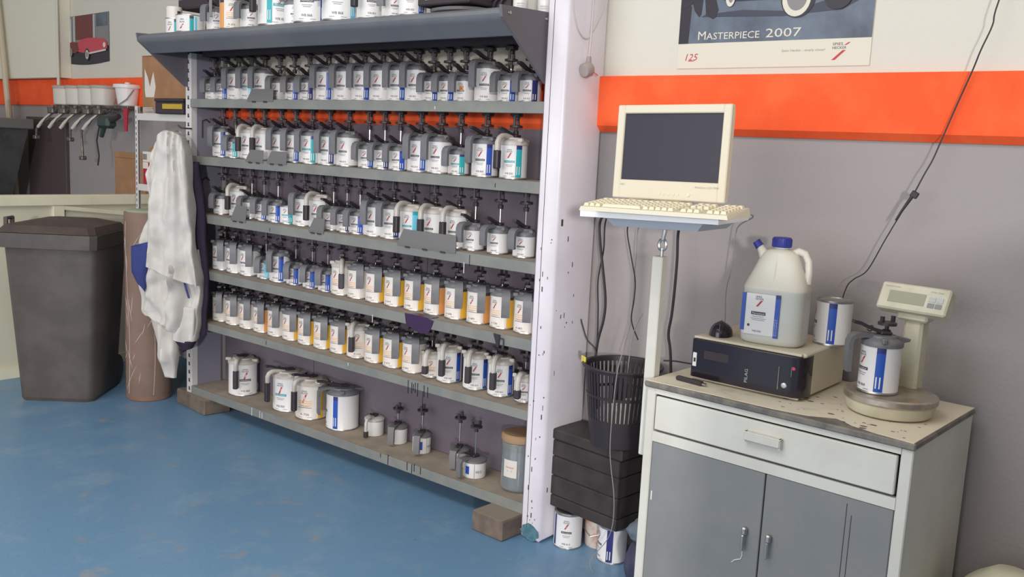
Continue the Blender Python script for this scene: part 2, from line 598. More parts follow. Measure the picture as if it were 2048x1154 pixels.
br.build('brace', pt, smooth=0)

# ================================================================== PAINT MIXING RACK
rack = thing('mixing_rack', 'grey paint mixing rack with six long shelves full of paint tins', 'rack', (0, 0, 0))
X0, X1 = -4.60, -2.168
SHELF = {1: (1.735, 1.690), 2: (1.430, 1.384), 3: (1.117, 1.070), 4: (0.808, 0.762), 5: (0.518, 0.478), 6: (0.130, 0.085)}
SY = 2.826
for k, (zt, zb) in SHELF.items():
    mb = MB()
    y0 = SY
    xr = X1 + (0.0)
    mb.box((X0, y0 + 0.004, zt - 0.016), (xr, WY - 0.036 if k == 1 else WY - 0.004, zt - 0.001), M_shelftop)
    mb.box((X0, y0, zb), (xr, y0 + 0.006, zt), M_shelf, bev=0.0015)
    mb.box((X0, y0 + 0.006, zb), (xr, y0 + 0.03, zb + 0.004), M_shelf)
    o = mb.build('shelf', rack, smooth=0)
# left slotted post, left end panel, rear posts
pb = MB()
pb.box((-4.655, 2.832, 0.0), (-4.602, 2.87, 1.98), M_unit, bev=0.002)
po = pb.build('slotted_post', rack)
sl = MB()
for i in range(40):
    z = 0.10 + i * 0.048
    sl.box((-4.634, 2.8312, z), (-4.622, 2.8335, z + 0.02), M_dark)
    sl.box((-4.634, 2.8312, z), (-4.618, 2.8335, z + 0.005), M_dark)
s_ = sl.build('slots', po, smooth=0); s_['kind'] = 'stuff'
MB().box((-4.615, 2.87, 0.06), (-4.603, WY - 0.04, 1.98), M_panel).build('side_panel', rack, smooth=0)
hk = MB()
for z in (1.62, 1.30):
    hk.tube([(-4.60, 2.90, z - 0.09), (-4.60, 2.90, z), (-4.60, 2.925, z + 0.01), (-4.60, 2.945, z - 0.005)], 0.004, M_dark, 6)
hk.build('side_hook', rack)
# hood (canopy) and its end brackets
hood_prof = [(3.02, 2.050), (2.60, 2.050), (2.572, 2.046), (2.553, 2.036), (2.546, 2.022), (2.552, 2.008), (2.565, 1.998),
             (2.622, 1.955), (2.640, 1.955), (2.640, 1.972), (2.600, 2.030), (3.02, 2.034)]
hm = MB()
nn = len(hood_prof)
vs = [(-4.63, y, z) for y, z in hood_prof] + [(-2.176, y, z) for y, z in hood_prof]
fs = [[i, (i + 1) % nn, (i + 1) % nn + nn, i + nn] for i in range(nn)]
tri_caps = [[i for i in range(nn)][::-1], [i + nn for i in range(nn)]]
hm.add(vs, fs + tri_caps, M_hood)
hm.build('hood', rack)
bprof = [(2.540, 2.050), (2.834, 2.062), (3.02, 2.062), (3.02, 1.80), (2.834, 1.80), (2.815, 1.80), (2.548, 2.010)]
for x, w in ((-4.642, 0.012), (-2.176, 0.012)):
    bm_ = MB()
    k = len(bprof)
    vs = [(x, y, z) for y, z in bprof] + [(x + w, y, z) for y, z in bprof]
    fs = [[i, (i + 1) % k, (i + 1) % k + k, i + k] for i in range(k)] + [list(range(k))[::-1], [i + k for i in range(k)]]
    bm_.add(vs, fs, M_bracket)
    b_ = bm_.build('hood_bracket', rack, smooth=0)
    for yy, zz in ((2.585, 2.028), (2.80, 2.035)):
        MB().lathe([(0, 0), (0.007, 0), (0.006, 0.004), (0, 0.005)], M_metal, 10,
                   Matrix.Translation((x + w, yy, zz)) @ Matrix.Rotation(pi / 2, 4, 'Y')).build('bolt', b_)
# drive rail under the hood and under each shelf
MB().box((-4.60, 2.90, 1.965), (-2.18, 3.00, 2.033), M_blackm).build('drive_rail', rack, smooth=0)
for k in range(1, 6):
    zb = SHELF[k][0] - 0.016
    MB().box((-4.59, 2.925, zb - 0.018), (-2.18, 2.985, zb), M_blackm).build('drive_rail', rack, smooth=0)
sock = MB()
sock.lathe([(0, -0.034), (0.012, -0.034), (0.014, -0.022), (0.026, -0.018), (0.026, -0.006), (0.012, 0.0), (0, 0.0)], M_black, 10)
sock.box((-0.024, -0.004, -0.046), (-0.018, 0.004, -0.018), M_black)
sock.box((0.018, -0.004, -0.046), (0.024, 0.004, -0.018), M_black)
SOCK = sock.mesh('drive_socket')

for k in range(2, 7):  # dark sheets added behind the tins, standing in for the shaded wall
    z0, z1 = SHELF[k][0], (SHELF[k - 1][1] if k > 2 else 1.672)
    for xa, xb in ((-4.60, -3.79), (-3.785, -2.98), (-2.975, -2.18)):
        MB().box((xa, WY - .012, z0 + .002), (xb, WY - .006, z1 - .002), M_backshade).build('shade_sheet', rack, smooth=0)
# feet
for nm, lo, hi, rz in (('right', (-0.085, -0.065, 0.0), (0.085, 0.065, 0.084), radians(-3)),):
    fb = MB().box(lo, hi, M_block, bev=0.006)
    fb.box((-0.08, -0.06, 0.0835), (0.08, 0.06, 0.0848), M_blocktop)
    tag(fb.build('wooden_block', None, (-2.262, 2.775, 0), rz), 'dusty wooden block under the right end of the bottom shelf', 'block', 'blocks under the rack')
fb = MB().box((-0.17, -0.08, 0.0), (0.17, 0.08, 0.085), M_block, bev=0.006)
fb.box((-0.165, -0.075, 0.0845), (0.165, 0.075, 0.086), M_blocktop)
tag(fb.build('wooden_block', None, (-4.57, 2.885, 0), radians(-6)), 'long dusty wooden block under the left end of the bottom shelf', 'block', 'blocks under the rack')

# ------------------------------------------------------------------ paint tins
R_ = {'T': 0.056, 'S': 0.0455, 'L': 0.081}
H_ = {'T': 0.142, 'S': 0.092, 'L': 0.182}
STR = {'b': M_blue, 'n': M_navy, 't': M_teal, 'l': M_light, 'y': M_yellow, 'o': M_orst}
SNAME = {'b': 'blue', 'n': 'navy', 't': 'teal', 'l': 'light blue', 'y': 'yellow', 'o': 'orange'}
_ME = {}


def cached(key, fn):
    if key not in _ME:
        _ME[key] = fn()
    return _ME[key]


def me_body(s, warm=False):
    r, h = R_[s], H_[s]
    mb = MB()
    W = M_cream if warm else M_white
    prof = [(0, 0.002), (r * 0.97, 0.002), (r * 1.012, 0.0), (r * 1.012, 0.004), (r, 0.006), (r, h - 0.007), (r * 1.012, h - 0.005), (r * 1.012, h), (r * 0.93, h),
            (r * 0.9, h - 0.006), (0, h - 0.006)]
    ms = [M_tin, M_tin, M_tin, M_tin, W, M_tin, M_tin, M_tin, M_tin, M_tin]
    mb.lathe(prof, W, 28, mats=ms)
    return mb.mesh('tin_body')


def me_stripe(s, c):
    r, h = R_[s] + 0.0006, H_[s]
    w = 0.0125 if c in 'bntl' else 0.0155
    a = w / r
    mb = MB()
    mm = STR[c]
    if c in 'bntl':
        mb.patch(r, -a, a, 0.05 * h, 0.84 * h, mm)
        mb.patch(r, -a, a, 0.84 * h, 0.95 * h, M_navy if c != 'l' else M_teal)
        # small white lettering lines running up the stripe
        for q in (-0.28, 0.12):
            mb.patch(r + 0.0004, (q - 0.07) * a * 2, (q + 0.07) * a * 2, 0.12 * h, 0.36 * h, M_white, 1)
    else:
        mb.patch(r, -a, a, 0.04 * h, 0.86 * h, mm)
        mb.patch(r, -a, a, 0.86 * h, 0.95 * h, M_ink)
    return mb.mesh('label_stripe')


CODES = ['WB 802', 'WB 814', 'WB 820', 'WB 835', 'WB 853', 'WB 868']
CODESY = ['A 641', 'A 632', 'A 672', 'A 683', 'A 726', 'A 698']


def me_print(s, fam, code):
    r, h = R_[s] + 0.0006, H_[s]
    mb = MB()
    k = r / 0.056
    rows = h / 0.142
    text_on_cyl(mb, 'SPIES', r, -0.02, h * 0.80, 0.0055 * k, M_ink, 0.021 * k)
    text_on_cyl(mb, 'HECKER', r, -0.02, h * 0.80 - 0.0072 * k, 0.0055 * k, M_ink, 0.026 * k)
    # red slash under the name
    z1, z0 = h * 0.80 - 0.009 * k, h * 0.80 - 0.030 * k * max(rows, 0.75)
    mb.add([(r * cos(t), r * sin(t), z) for t, z in ((-.17, z0), (-.06, z0), (.16, z1), (.05, z1))], [(0, 1, 2, 3)], M_red)
    if fam == 'b':
        a = 0.021 * k / r
        mb.patch(r, -a, a, h * 0.46, h * 0.46 + 0.0085 * k, M_ink, 4)
        text_on_cyl(mb, 'Permahyd', r + 0.0005, 0, h * 0.46 + 0.002 * k, 0.0048 * k, M_white, 0.034 * k)
    elif fam == 't':
        a = 0.023 * k / r
        mb.patch(r, -a, a, h * 0.46, h * 0.46 + 0.0085 * k, STR['t'], 4)
        text_on_cyl(mb, 'Permahyd', r + 0.0005, 0, h * 0.46 + 0.002 * k, 0.0048 * k, M_white, 0.034 * k)
    else:
        a = 0.026 * k / r
        for q in (0.40, 0.46, 0.52):
            mb.patch(r, -a, a, h * q, h * q + 0.004 * k, M_peach, 4)
        mb.patch(r, -a, a, h * 0.34, h * 0.34 + 0.0025 * k, M_inkgrey, 4)
    for q, w in ((0.39, 0.016), (0.35, 0.012)):
        mb.patch(r, -w * k / r, w * k / r, h * q, h * q + 0.0018 * k, M_inkgrey, 3)
    text_on_cyl(mb, code, r, 0.0, h * 0.13, 0.0075 * k, M_ink, 0.034 * k)
    for q in (0.07, ):
        mb.patch(r, -0.45, -0.15, h * q, h * q + 0.002, M_inkgrey, 3)
        mb.patch(r, 0.2, 0.5, h * q, h * q + 0.002, M_inkgrey, 3)
    return mb.mesh('label_print', 0)


def me_lid(s, beige=False):
    r, h = R_[s], H_[s]
    g = M_beige if beige else M_grey
    mb = MB()
    mb.lathe([(0, h - 0.004), (r * 0.9, h - 0.004), (r * 1.05, h - 0.006), (r * 1.06, h + 0.004), (r * 1.0, h + 0.010), (r * 0.74, h + 0.018),
              (r * 0.70, h + 0.024), (r * 0.3, h + 0.026), (0, h + 0.026)], g, 24)
    # pouring spout opposite the handle
    sp = [(-r * 0.7, -r * 0.5, h + 0.004), (-r * 0.7, r * 0.5, h + 0.004), (-r * 1.38, r * 0.16, h + 0.008), (-r * 1.38, -r * 0.16, h + 0.008),
          (-r * 0.6, -r * 0.42, h + 0.022), (-r * 0.6, r * 0.42, h + 0.022), (-r * 1.40, r * 0.18, h + 0.015), (-r * 1.40, -r * 0.18, h + 0.015)]
    mb.add(sp, [(0, 1, 2, 3), (7, 6, 5, 4), (0, 4, 5, 1), (1, 5, 6, 2), (2, 6, 7, 3), (3, 7, 4, 0)], g)
    # clamp lug
    mb.box((r * 0.2, r * 0.72, h + 0.006), (r * 0.45, r * 1.12, h + 0.022), g, bev=0.003)
    mb.box((r * 0.2, -r * 1.12, h + 0.006), (r * 0.45, -r * 0.72, h + 0.022), g, bev=0.003)
    return mb.mesh('pouring_lid')


def ribbon(mb, path, w, t, material):
    """flat bar in the XZ plane of the handle: path of (x, z), width w along Y, thickness t"""
    n = len(path)
    P = [Vector((x, 0, z)) for x, z in path]
    vs = []
    for i, p in enumerate(P):
        d = (P[min(i + 1, n - 1)] - P[max(i - 1, 0)]).normalized()
        nr = Vector((-d.z, 0, d.x))
        for sy, st_ in ((-1, -1), (1, -1), (1, 1), (-1, 1)):
            q = p + nr * (t / 2 * st_)
            vs.append((q.x, sy * w / 2, q.z))
    fs = []
    for i in range(n - 1):
        for k in range(4):
            a, b = i * 4 + k, i * 4 + (k + 1) % 4
            fs.append([a, b, b + 4, a + 4])
    fs += [[3, 2, 1, 0], [4 * n - 4, 4 * n - 3, 4 * n - 2, 4 * n - 1]]
    mb.add(vs, fs, material)


def me_handle(s):
    r, h = R_[s], H_[s]
    mb = MB()
    e = r + 0.040
    zb = h * 0.40
    path = [(r * 0.55, h + 0.020), (r * 0.95, h + 0.023), (e - 0.016, h + 0.021), (e - 0.005, h + 0.014), (e, h + 0.002), (e, h - 0.03), (e, zb + 0.012), (e - 0.002, zb)]
    ribbon(mb, path, 0.034, 0.013, M_grey)
    return mb.mesh('handle')


def me_whandle(s):
    r, h = R_[s], H_[s]
    mb = MB()
    e = r + 0.040
    path = [(r * 0.3, 0, h + 0.026), (r * 0.9, 0, h + 0.030), (e - 0.024, 0, h + 0.028), (e - 0.008, 0, h + 0.018), (e, 0, h + 0.002), (e, 0, h - 0.035)]
    mb.tube(path, [0.011, 0.012, 0.012, 0.012, 0.012, 0.011], M_beige, 10)
    return mb.mesh('handle')


def me_grip(s):
    r, h = R_[s], H_[s]
    mb = MB()
    e = r + 0.040
    mb.box((e - 0.013, -0.013, max(h * 0.28, 0.02)), (e + 0.013, 0.013, h - 0.028), M_black, bev=0.004)
    return mb.mesh('grip')


def me_lever(s):
    r, h = R_[s], H_[s]
    mb = MB()
    ribbon(mb, [(-r * 0.1, h + 0.031), (r * 0.35, h + 0.036), (r * 0.8, h + 0.045), (r * 1.25, h + 0.056), (r * 1.62, h + 0.060)], 0.020, 0.010, M_black)
    mb.box((-r * 0.35, -0.02, h + 0.026), (r * 0.25, 0.02, h + 0.036), M_black, bev=0.003)
    # spring ring
    ring = [(r * 0.62 + 0.009 * cos(2 * pi * i / 12), -0.0125, h + 0.040 + 0.009 * sin(2 * pi * i / 12)) for i in range(13)]
    mb.tube(ring, 0.0018, M_metal, 5, cap=False)
    return mb.mesh('lever')


def me_stirrer(s, top):
    r, h = R_[s], H_[s]
    mb = MB()
    mb.tube([(-0.012, 0, h + 0.026), (-0.012, 0, top - 0.04)], 0.0034, M_metal, 8)
    mb.lathe([(0, top - 0.046), (0.011, top - 0.046), (0.012, top - 0.03), (0.006, top - 0.028), (0.006, top - 0.018), (0.027, top - 0.016), (0.027, top - 0.008),
              (0.02, top - 0.006), (0, top - 0.006)], M_black, 12, Matrix.Translation((-0.012, 0, 0)))
    for sx in (-1, 1):
        mb.box((-0.012 + sx * 0.021 - 0.004, -0.005, top - 0.008), (-0.012 + sx * 0.021 + 0.004, 0.005, top + 0.010), M_black)
    return mb.mesh('stirrer')


ORD = ['first', 'second', 'third', 'fourth', 'fifth', 'sixth', 'seventh', 'eighth', 'ninth', 'tenth', 'eleventh', 'twelfth', 'thirteenth', 'fourteenth', 'fifteenth',
       'sixteenth', 'seventeenth', 'eighteenth', 'nineteenth', 'twentieth']
SIZE = {'T': 'tall', 'S': 'short', 'L': 'big'}


def make_tin(x, y, z, s, c, lid, ha, la, fam, code, top, label, group, sdelta=1.0, stirrer=True):
    t = thing('paint_tin', label, 'tin', (x, y, z), 0, group)
    warm = fam == 'y'
    link('tin_body', cached(('body', s, warm), lambda: me_body(s, warm)), t)
    if c in STR:
        so = link('label_stripe', cached(('stripe', s, c), lambda: me_stripe(s, c)), t, rz=la + sdelta)
        so['label'] = SNAME[c] + ' label stripe'
    elif c == 'x':
        def hz():
            mb = MB(); r = R_[s] + 0.0006; h = H_[s]
            mb.patch(r, -.22, .22, h * 0.5, h * 0.72, M_orst, 4)
            text_on_cyl(mb, 'X', r + 0.0005, 0, h * 0.53, h * 0.15, M_drip)
            return mb.mesh('hazard_mark', 0)
        link('hazard_mark', cached(('hz', s), hz), t, rz=la + 0.1)
    link('label_print', cached(('print', s, fam, code), lambda: me_print(s, fam, code)), t, rz=la)
    if lid != 'x':
        lo = link('pouring_lid', cached(('lid', s, lid == 'w'), lambda: me_lid(s, lid == 'w')), t, rz=ha)
        if lid == 'g':
            link('handle', cached(('handle', s), lambda: me_handle(s)), t, rz=ha)
        else:
            hh = link('handle', cached(('whandle', s), lambda: me_whandle(s)), t, rz=ha)
            gg = link('grip', cached(('grip', s), lambda: me_grip(s)), hh)
            gg['label'] = 'black grip'
        link('lever', cached(('lever', s), lambda: me_lever(s)), t, rz=ha)
        if stirrer:
            link('stirrer', cached(('stir', s, round(top, 3)), lambda: me_stirrer(s, top)), t, rz=ha + 0.4)
    return t


ROWS = {
 1: [(-4.540,'S-g'),(-4.440,'Sbg'),(-4.335,'T-g'),(-4.217,'Tlg'),(-4.101,'T-g'),(-3.955,'S-g'),(-3.837,'Sbg'),(-3.719,'Sng'),(-3.593,'Tbg'),(-3.461,'T-g'),(-3.333,'Tbg'),(-3.208,'T-g'),(-3.092,'Tbg'),(-2.977,'T-g'),(-2.872,'Sbg'),(-2.779,'Sbg'),(-2.684,'Sxg'),(-2.564,'T-g'),(-2.440,'Sbg'),(-2.331,'Sng')],
 2: [(-4.470,'Tbg'),(-4.339,'Stg'),(-4.211,'T-w'),(-4.095,'T-w'),(-3.953,'T-g'),(-3.834,'Tbg'),(-3.707,'Ttg'),(-3.569,'Tng'),(-3.432,'T-g'),(-3.276,'Sbg'),(-3.171,'Sng'),(-3.068,'Sbg'),(-2.947,'Tbg'),(-2.823,'T-g'),(-2.699,'Stg'),(-2.562,'Tbg'),(-2.407,'Ttw')],
 3: [(-4.459,'S-g'),(-4.309,'T-w'),(-4.191,'S-g'),(-4.080,'Sbg'),(-3.964,'Sbg'),(-3.864,'Stx'),(-3.758,'T-g'),(-3.628,'T-w'),(-3.523,'S-g'),(-3.423,'Sng'),(-3.330,'Sbg'),(-3.225,'T-g'),(-3.109,'Tng'),(-2.983,'Tlw'),(-2.844,'T-w'),(-2.702,'T-w'),(-2.597,'S-g'),(-2.460,'S-g'),(-2.321,'S-g')],
 4: [(-4.468,'T-g'),(-4.334,'T-g'),(-4.210,'T-g'),(-4.071,'Slg'),(-3.946,'Tbg'),(-3.820,'Sbg'),(-3.687,'Sbg'),(-3.566,'Sbg'),(-3.448,'T-w'),(-3.328,'T-g'),(-3.200,'Tyg'),(-3.071,'Tyg'),(-2.939,'Tyg'),(-2.813,'Tog'),(-2.685,'Tyg'),(-2.554,'Tog'),(-2.422,'Tyg'),(-2.293,'T-g')],
 5: [(-4.467,'T-g'),(-4.342,'T-g'),(-4.211,'T-g'),(-4.085,'Tog'),(-3.958,'T-g'),(-3.831,'Tyg'),(-3.703,'Tyg'),(-3.577,'Tyg'),(-3.450,'Tyg'),(-3.324,'Tow'),(-3.196,'Tyg'),(-3.068,'Tyg'),(-2.939,'T-g'),(-2.826,'S-w'),(-2.718,'Tbw'),(-2.560,'Tbw'),(-2.418,'Tbw'),(-2.287,'S-w')],
 6: [(-4.292,'Lnw'),(-3.887,'Llw'),(-3.695,'Lyw'),(-3.450,'Lbg')],
}
SHN = {1: 'top rack shelf', 2: 'second shelf', 3: 'third shelf', 4: 'fourth shelf', 5: 'fifth shelf', 6: 'bottom shelf'}
rt = random.Random(11)
for k, row in ROWS.items():
    zt = SHELF[k][0]
    yc = 2.945 if k < 6 else 2.962
    for i, (x, code3) in enumerate(row):
        s, c, lid = code3
        view = atan2(-yc, -x)                      # where a person in front of the rack stands
        if k <= 3:
            tt = (x + 4.5) / 2.2
            ha = view - 0.72 + rt.uniform(-.10, .10)
            la = view - .62 + .30 * tt + rt.uniform(-.06, .06)
            sd = .60 + .12 * tt
        elif k <= 5:
            tt = (x + 4.5) / 2.2
            ha = view - .16 + .2 * tt + rt.uniform(-.08, .08)
            la = view - .95 + .28 * tt + rt.uniform(-.06, .06)
            sd = 1.15 + .12 * tt
        else:
            ha = view - 0.30; la = view - 0.05; sd = 0.85
        if k == 6:
            ha, la, sd = [(view - .35, view + .12, 1.10), (view - 1.1, view - .55, .98), (view - .80, view - .45, 1.05), (view - 1.30, view - 1.55, 1.10)][i]
        if k == 5 and lid == 'w':
            ha = view - 0.35; la = view - 0.1; sd = 0.9
        if k == 4 and c in 'blnt' and c != '-':
            ha = view - .62; la = view - .5; sd = .55
        if k == 4 and s == 'S':
            ha = view - .55; la = view - .5; sd = .55
        fam = 'y' if (k == 4 and i >= 8) or (k == 5 and i < 14) or c == 'y' else ('t' if c in 'tl' else 'b')
        cd = (CODESY if fam == 'y' else CODES)[rt.randrange(6)]
        ceil_z = 1.965 if k == 1 else SHELF[k - 1][0] - 0.034
        top = ceil_z - zt - 0.048
        sn = (' with ' + SNAME[c] + ' stripe,') if c in STR else (' with orange hazard mark,' if c == 'x' else ' without stripe,')
        ln = {'g': ' grey lid', 'w': ' black-gripped handle', 'x': ' flat lid'}[lid]
        lb = '%s tin%s%s, %s from left on %s' % (SIZE[s], sn, ln, ORD[i], SHN[k])
        if len(lb.split()) < 16:
            lb = lb.replace(' tin', ' paint tin', 1)
        make_tin(x, yc if s != 'S' or k > 3 else yc - 0.012, zt + 0.0005, s, c, lid, ha, la, fam, cd, top, lb, 'paint tins on the ' + SHN[k], sd, stirrer=(k < 6))
        if k < 6:
            yo = yc if s != 'S' or k > 3 else yc - 0.012
            link('drive_socket', SOCK, rack, (x - 0.012 * cos(ha + .4), yo - 0.012 * sin(ha + .4), ceil_z + (0.0 if k > 1 else 0.0)), ha + .4)

# small white pots on the bottom shelf
def pot(x, y, r, h, gl, label, s_lid, ha, print_=False, stir=0.0):
    t = thing('paint_pot', label, 'pot', (x, y, SHELF[6][0] + 0.0005), 0, 'small pots on the bottom shelf')
    mb = MB()
    mb.lathe([(0, 0), (r * 0.97, 0), (r, 0.003), (r, h - 0.004), (r * 1.03, h - 0.003), (r * 1.03, h), (0, h)], M_white, 24,
             mats=[M_tin, M_white, M_white, M_tin, M_tin, M_tin])
    mb.build('pot_body', t)
    if print_:
        pp = MB()
        pp.patch(r + 0.0006, -.75, -.35, h * .25, h * .75, M_blue, 4)
        pp.patch(r + 0.0006, .1, .13, h * .05, h * .95, M_ink, 1)
        text_on_cyl(pp, 'WB 02', r + 0.0006, .5, h * 0.35, 0.012, M_ink, 0.03)
        pp.build('label_print', t, rz=ha + .75)
    lm = MB()
    g = M_beige if gl == 'w' else M_plate
    lm.lathe([(0, h), (r * 1.06, h), (r * 1.06, h + .007), (r * .8, h + .014), (0, h + .016)], g, 20)
    lm.box((-r * 1.4, -.012, h + .002), (-r * .8, .012, h + .010), g)
    lm.build('pouring_lid', t, rz=ha)
    hm_ = MB()
    e = r + .036
    if gl == 'w':
        hm_.tube([(r * .3, 0, h + .016), (r, 0, h + .022), (e - .008, 0, h + .014), (e, 0, h), (e, 0, h * .45)], .008, M_beige, 8)
        ho = hm_.build('handle', t, rz=ha)
        MB().box((e - .010, -.010, .004), (e + .010, .010, h * .45), M_black, bev=.003).build('grip', ho)
    else:
        ribbon(hm_, [(r * .5, h + .014), (r, h + .017), (e - .006, h + .013), (e, h + .002), (e, h * .15)], .03, .012, M_plate)
        hm_.build('handle', t, rz=ha)
    lv = MB()
    lv.box((-r * .3, -.015, h + .016), (r * .4, .015, h + .028), M_black, bev=.003)
    ribbon(lv, [(r * .2, h + .026), (r * .8, h + .034), (r * 1.3, h + .044)], .016, .007, M_black)
    lv.build('lever', t, rz=ha)
    if stir:
        sm = MB()
        sm.tube([(0, 0, h + .02), (0, 0, h + stir - .03)], .003, M_metal, 6)
        sm.lathe([(0, h + stir - .034), (.010, h + stir - .032), (.007, h + stir - .018), (.026, h + stir - .014), (.026, h + stir - .007), (0, h + stir - .006)], M_blackm, 12)
        for sx in (-1, 1):
            sm.box((sx * .02 - .004, -.005, h + stir - .008), (sx * .02 + .004, .005, h + stir + .012), M_blackm)
        sm.build('stirrer', t, rz=ha)
    return t


pot(-3.255, 3.0, .047, .075, 'w', 'small plain white pot with beige looped handle beside the biggest blue-striped tin', 'w', -1.25)
pot(-3.090, 3.0, .047, .075, 'g', 'small plain white pot with flat grey handle and stirrer, second pot on bottom shelf', 'g', -1.15, stir=.10)
pot(-2.912, 2.985, .043, .078, 'g', 'small pot with printed white label and dark grey handle, middle of bottom shelf', 'g', -1.1, True, stir=.13)
pot(-2.665, 2.975, .043, .07, 'g', 'dark handled small pot behind the labelled pot near the glass jar', 'g', -1.2, False, stir=.16)
pot(-2.530, 2.930, .050, .07, 'g', 'small pot with blue label patch, next to the glass jar on bottom shelf', 'g', -1.75, True, stir=.16)
# glass jar with tan lid
jt = thing('glass_jar', 'big glass jar of blue-grey liquid with tan lid at bottom shelf end', 'jar', (-2.305, 2.955, SHELF[6][0] + .0005))
MB().lathe([(0, 0), (.070, 0), (.076, .008), (.076, .205), (.068, .215), (.066, .215), (.073, .203), (.073, .010), (0, .006)], M_glass, 32).build('jar_glass', jt)
MB().lathe([(0, .010), (.0715, .012), (.0715, .175), (0, .175)], M_jarfluid, 32).build('liquid', jt)
MB().lathe([(0, .212), (.078, .212), (.080, .216), (.080, .238), (.072, .244), (0, .244)], M_tan, 28).build('jar_lid', jt)
lab = MB(); lab.patch(.0768, -.42, .42, .065, .140, M_paper, 8)
text_on_cyl(lab, 'Permahyd', .0772, 0, .105, .008, M_red, .036)
text_on_cyl(lab, '1 : 1', .0772, 0, .090, .007, M_ink, .02)
lab.build('jar_label', jt, rz=radians(-82), smooth=0)

# sheet-metal guard plates clipped on the shelf lips
PL = [(1, -4.073, -3.857, .055, 'on the top rack shelf'), (2, -4.083, -3.935, .056, 'on the second shelf beside its twin'),
      (2, -3.905, -3.745, .056, 'on the second shelf with dark end'), (3, -4.213, -4.080, .075, 'at the overall end of the third shelf'),
      (3, -3.565, -3.452, .064, 'in the middle of the third shelf'), (3, -2.948, -2.596, .066, 'under four beige handles on the third shelf')]
for k, xa, xb, h, d in PL:
    zt = SHELF[k][0]
    g = MB()
    w = xb - xa
    M = Matrix.Translation((xa, SY - 0.004, zt - 0.002)) @ Matrix.Rotation(radians(-12), 4, 'X')
    g.prism([(0, 0), (w, 0), (w - .012, h), (.024, h)], .0016, M_plate, M)
    g.box((xa, SY - .0045, zt - .010), (xb, SY - .001, zt + .001), M_plate)
    nclip = 3 if w > .3 else 2
    for i in range(nclip):
        cx = xa + w * (i + .6) / (nclip + .3)
        g.box((cx - .014, SY - .005, zt - .016), (cx + .014, SY - .001, zt - .008), M_dark)
    tag(g.build('guard_plate', None, smooth=0), ('%s sheet-metal guard plate clipped ' % ('long grey' if w > .3 else 'small grey')) + d, 'plate', 'guard plates on the shelf lips')

# spill, drips and clip on the lips
sp = MB()
outl = [(-2.888, .8105), (-2.84, .8115), (-2.773, .811), (-2.709, .802), (-2.722, .770), (-2.740, .742), (-2.790, .735), (-2.816, .741), (-2.85, .752), (-2.878, .765)]
sp.prism(outl, .002, M_purple, Matrix.Translation((0, SY - .0025, 0)))
sp.box((-2.87, SY, .808), (-2.73, SY + .05, .8095), M_purple)
sp.build('paint_spill', rack, smooth=0)
for pos, z0, z1 in ((-2.855, .45, .512), (-2.832, .455, .505), (-2.822, .47, .50), (-2.810, .462, .508), (-2.795, .448, .51), (-2.755, .455, .507), (-2.733, .455, .504),
                    (-2.970, .088, .135), (-2.845, .095, .132), (-2.815, .088, .13), (-2.80, .10, .134), (-2.76, .098, .13), (-3.02, .11, .13), (-3.90, .49, .512), (-2.52, 1.063, 1.09),
                    (-2.40, 1.395, 1.412), (-2.52, 1.09, 1.11), (-3.88, 1.078, 1.098)):
    w = .004 if z1 - z0 > .03 else .003
    MB().box((pos, SY - .0012, z0), (pos + w, SY + .001, z1), M_drip).build('paint_drip', rack, smooth=0)
for pos, z0, z1 in ((-3.95, .088, .126), (-3.93, .09, .12), (-4.02, .085, .128), (-3.10, .735, .77), (-3.26, .50, .515), (-2.75, 1.70, 1.712), (-2.55, 1.03, 1.075)):
    o = MB().box((pos, SY - .0012, z0), (pos + .003, SY + .001, z1), M_white).build('paint_drip', rack, smooth=0)
    o['label'] = 'white paint drip'
cl = MB()
cl.add([(-2.366, SY - .008, .806), (-2.333, SY - .008, .804), (-2.336, SY - .008, .752), (-2.345, SY - .008, .752),
        (-2.366, SY - .002, .806), (-2.333, SY - .002, .804), (-2.336, SY - .002, .752), (-2.345, SY - .002, .752)],
       [(0, 1, 2, 3), (7, 6, 5, 4), (0, 4, 5, 1), (1, 5, 6, 2), (2, 6, 7, 3), (3, 7, 4, 0)], M_black)
cl.tube([(-2.334, SY - .005, .79), (-2.314, SY - .005, .79), (-2.312, SY - .005, .755)], .003, M_black, 6)
tag(cl.build('spring_clip', None, smooth=0), 'small black clip on the front lip of the fourth shelf', 'clip')

# ------------------------------------------------------------------ things on the hood
TZ = 2.0505
rt2 = random.Random(5)
def top_tin(x, s, c, lid, ha_off, la_off, sd, label, y=2.665, fam=None):
    view = atan2(-y, -x)
    f_ = fam or ('y' if c in 'yo' else ('t' if c in 'tl' else 'b'))
    make_tin(x, y, TZ, s, c, lid, view + ha_off, view + la_off, f_, (CODESY if f_ == 'y' else CODES)[rt2.randrange(6)], .25, label, 'tins on top of the rack hood', sd, stirrer=False)


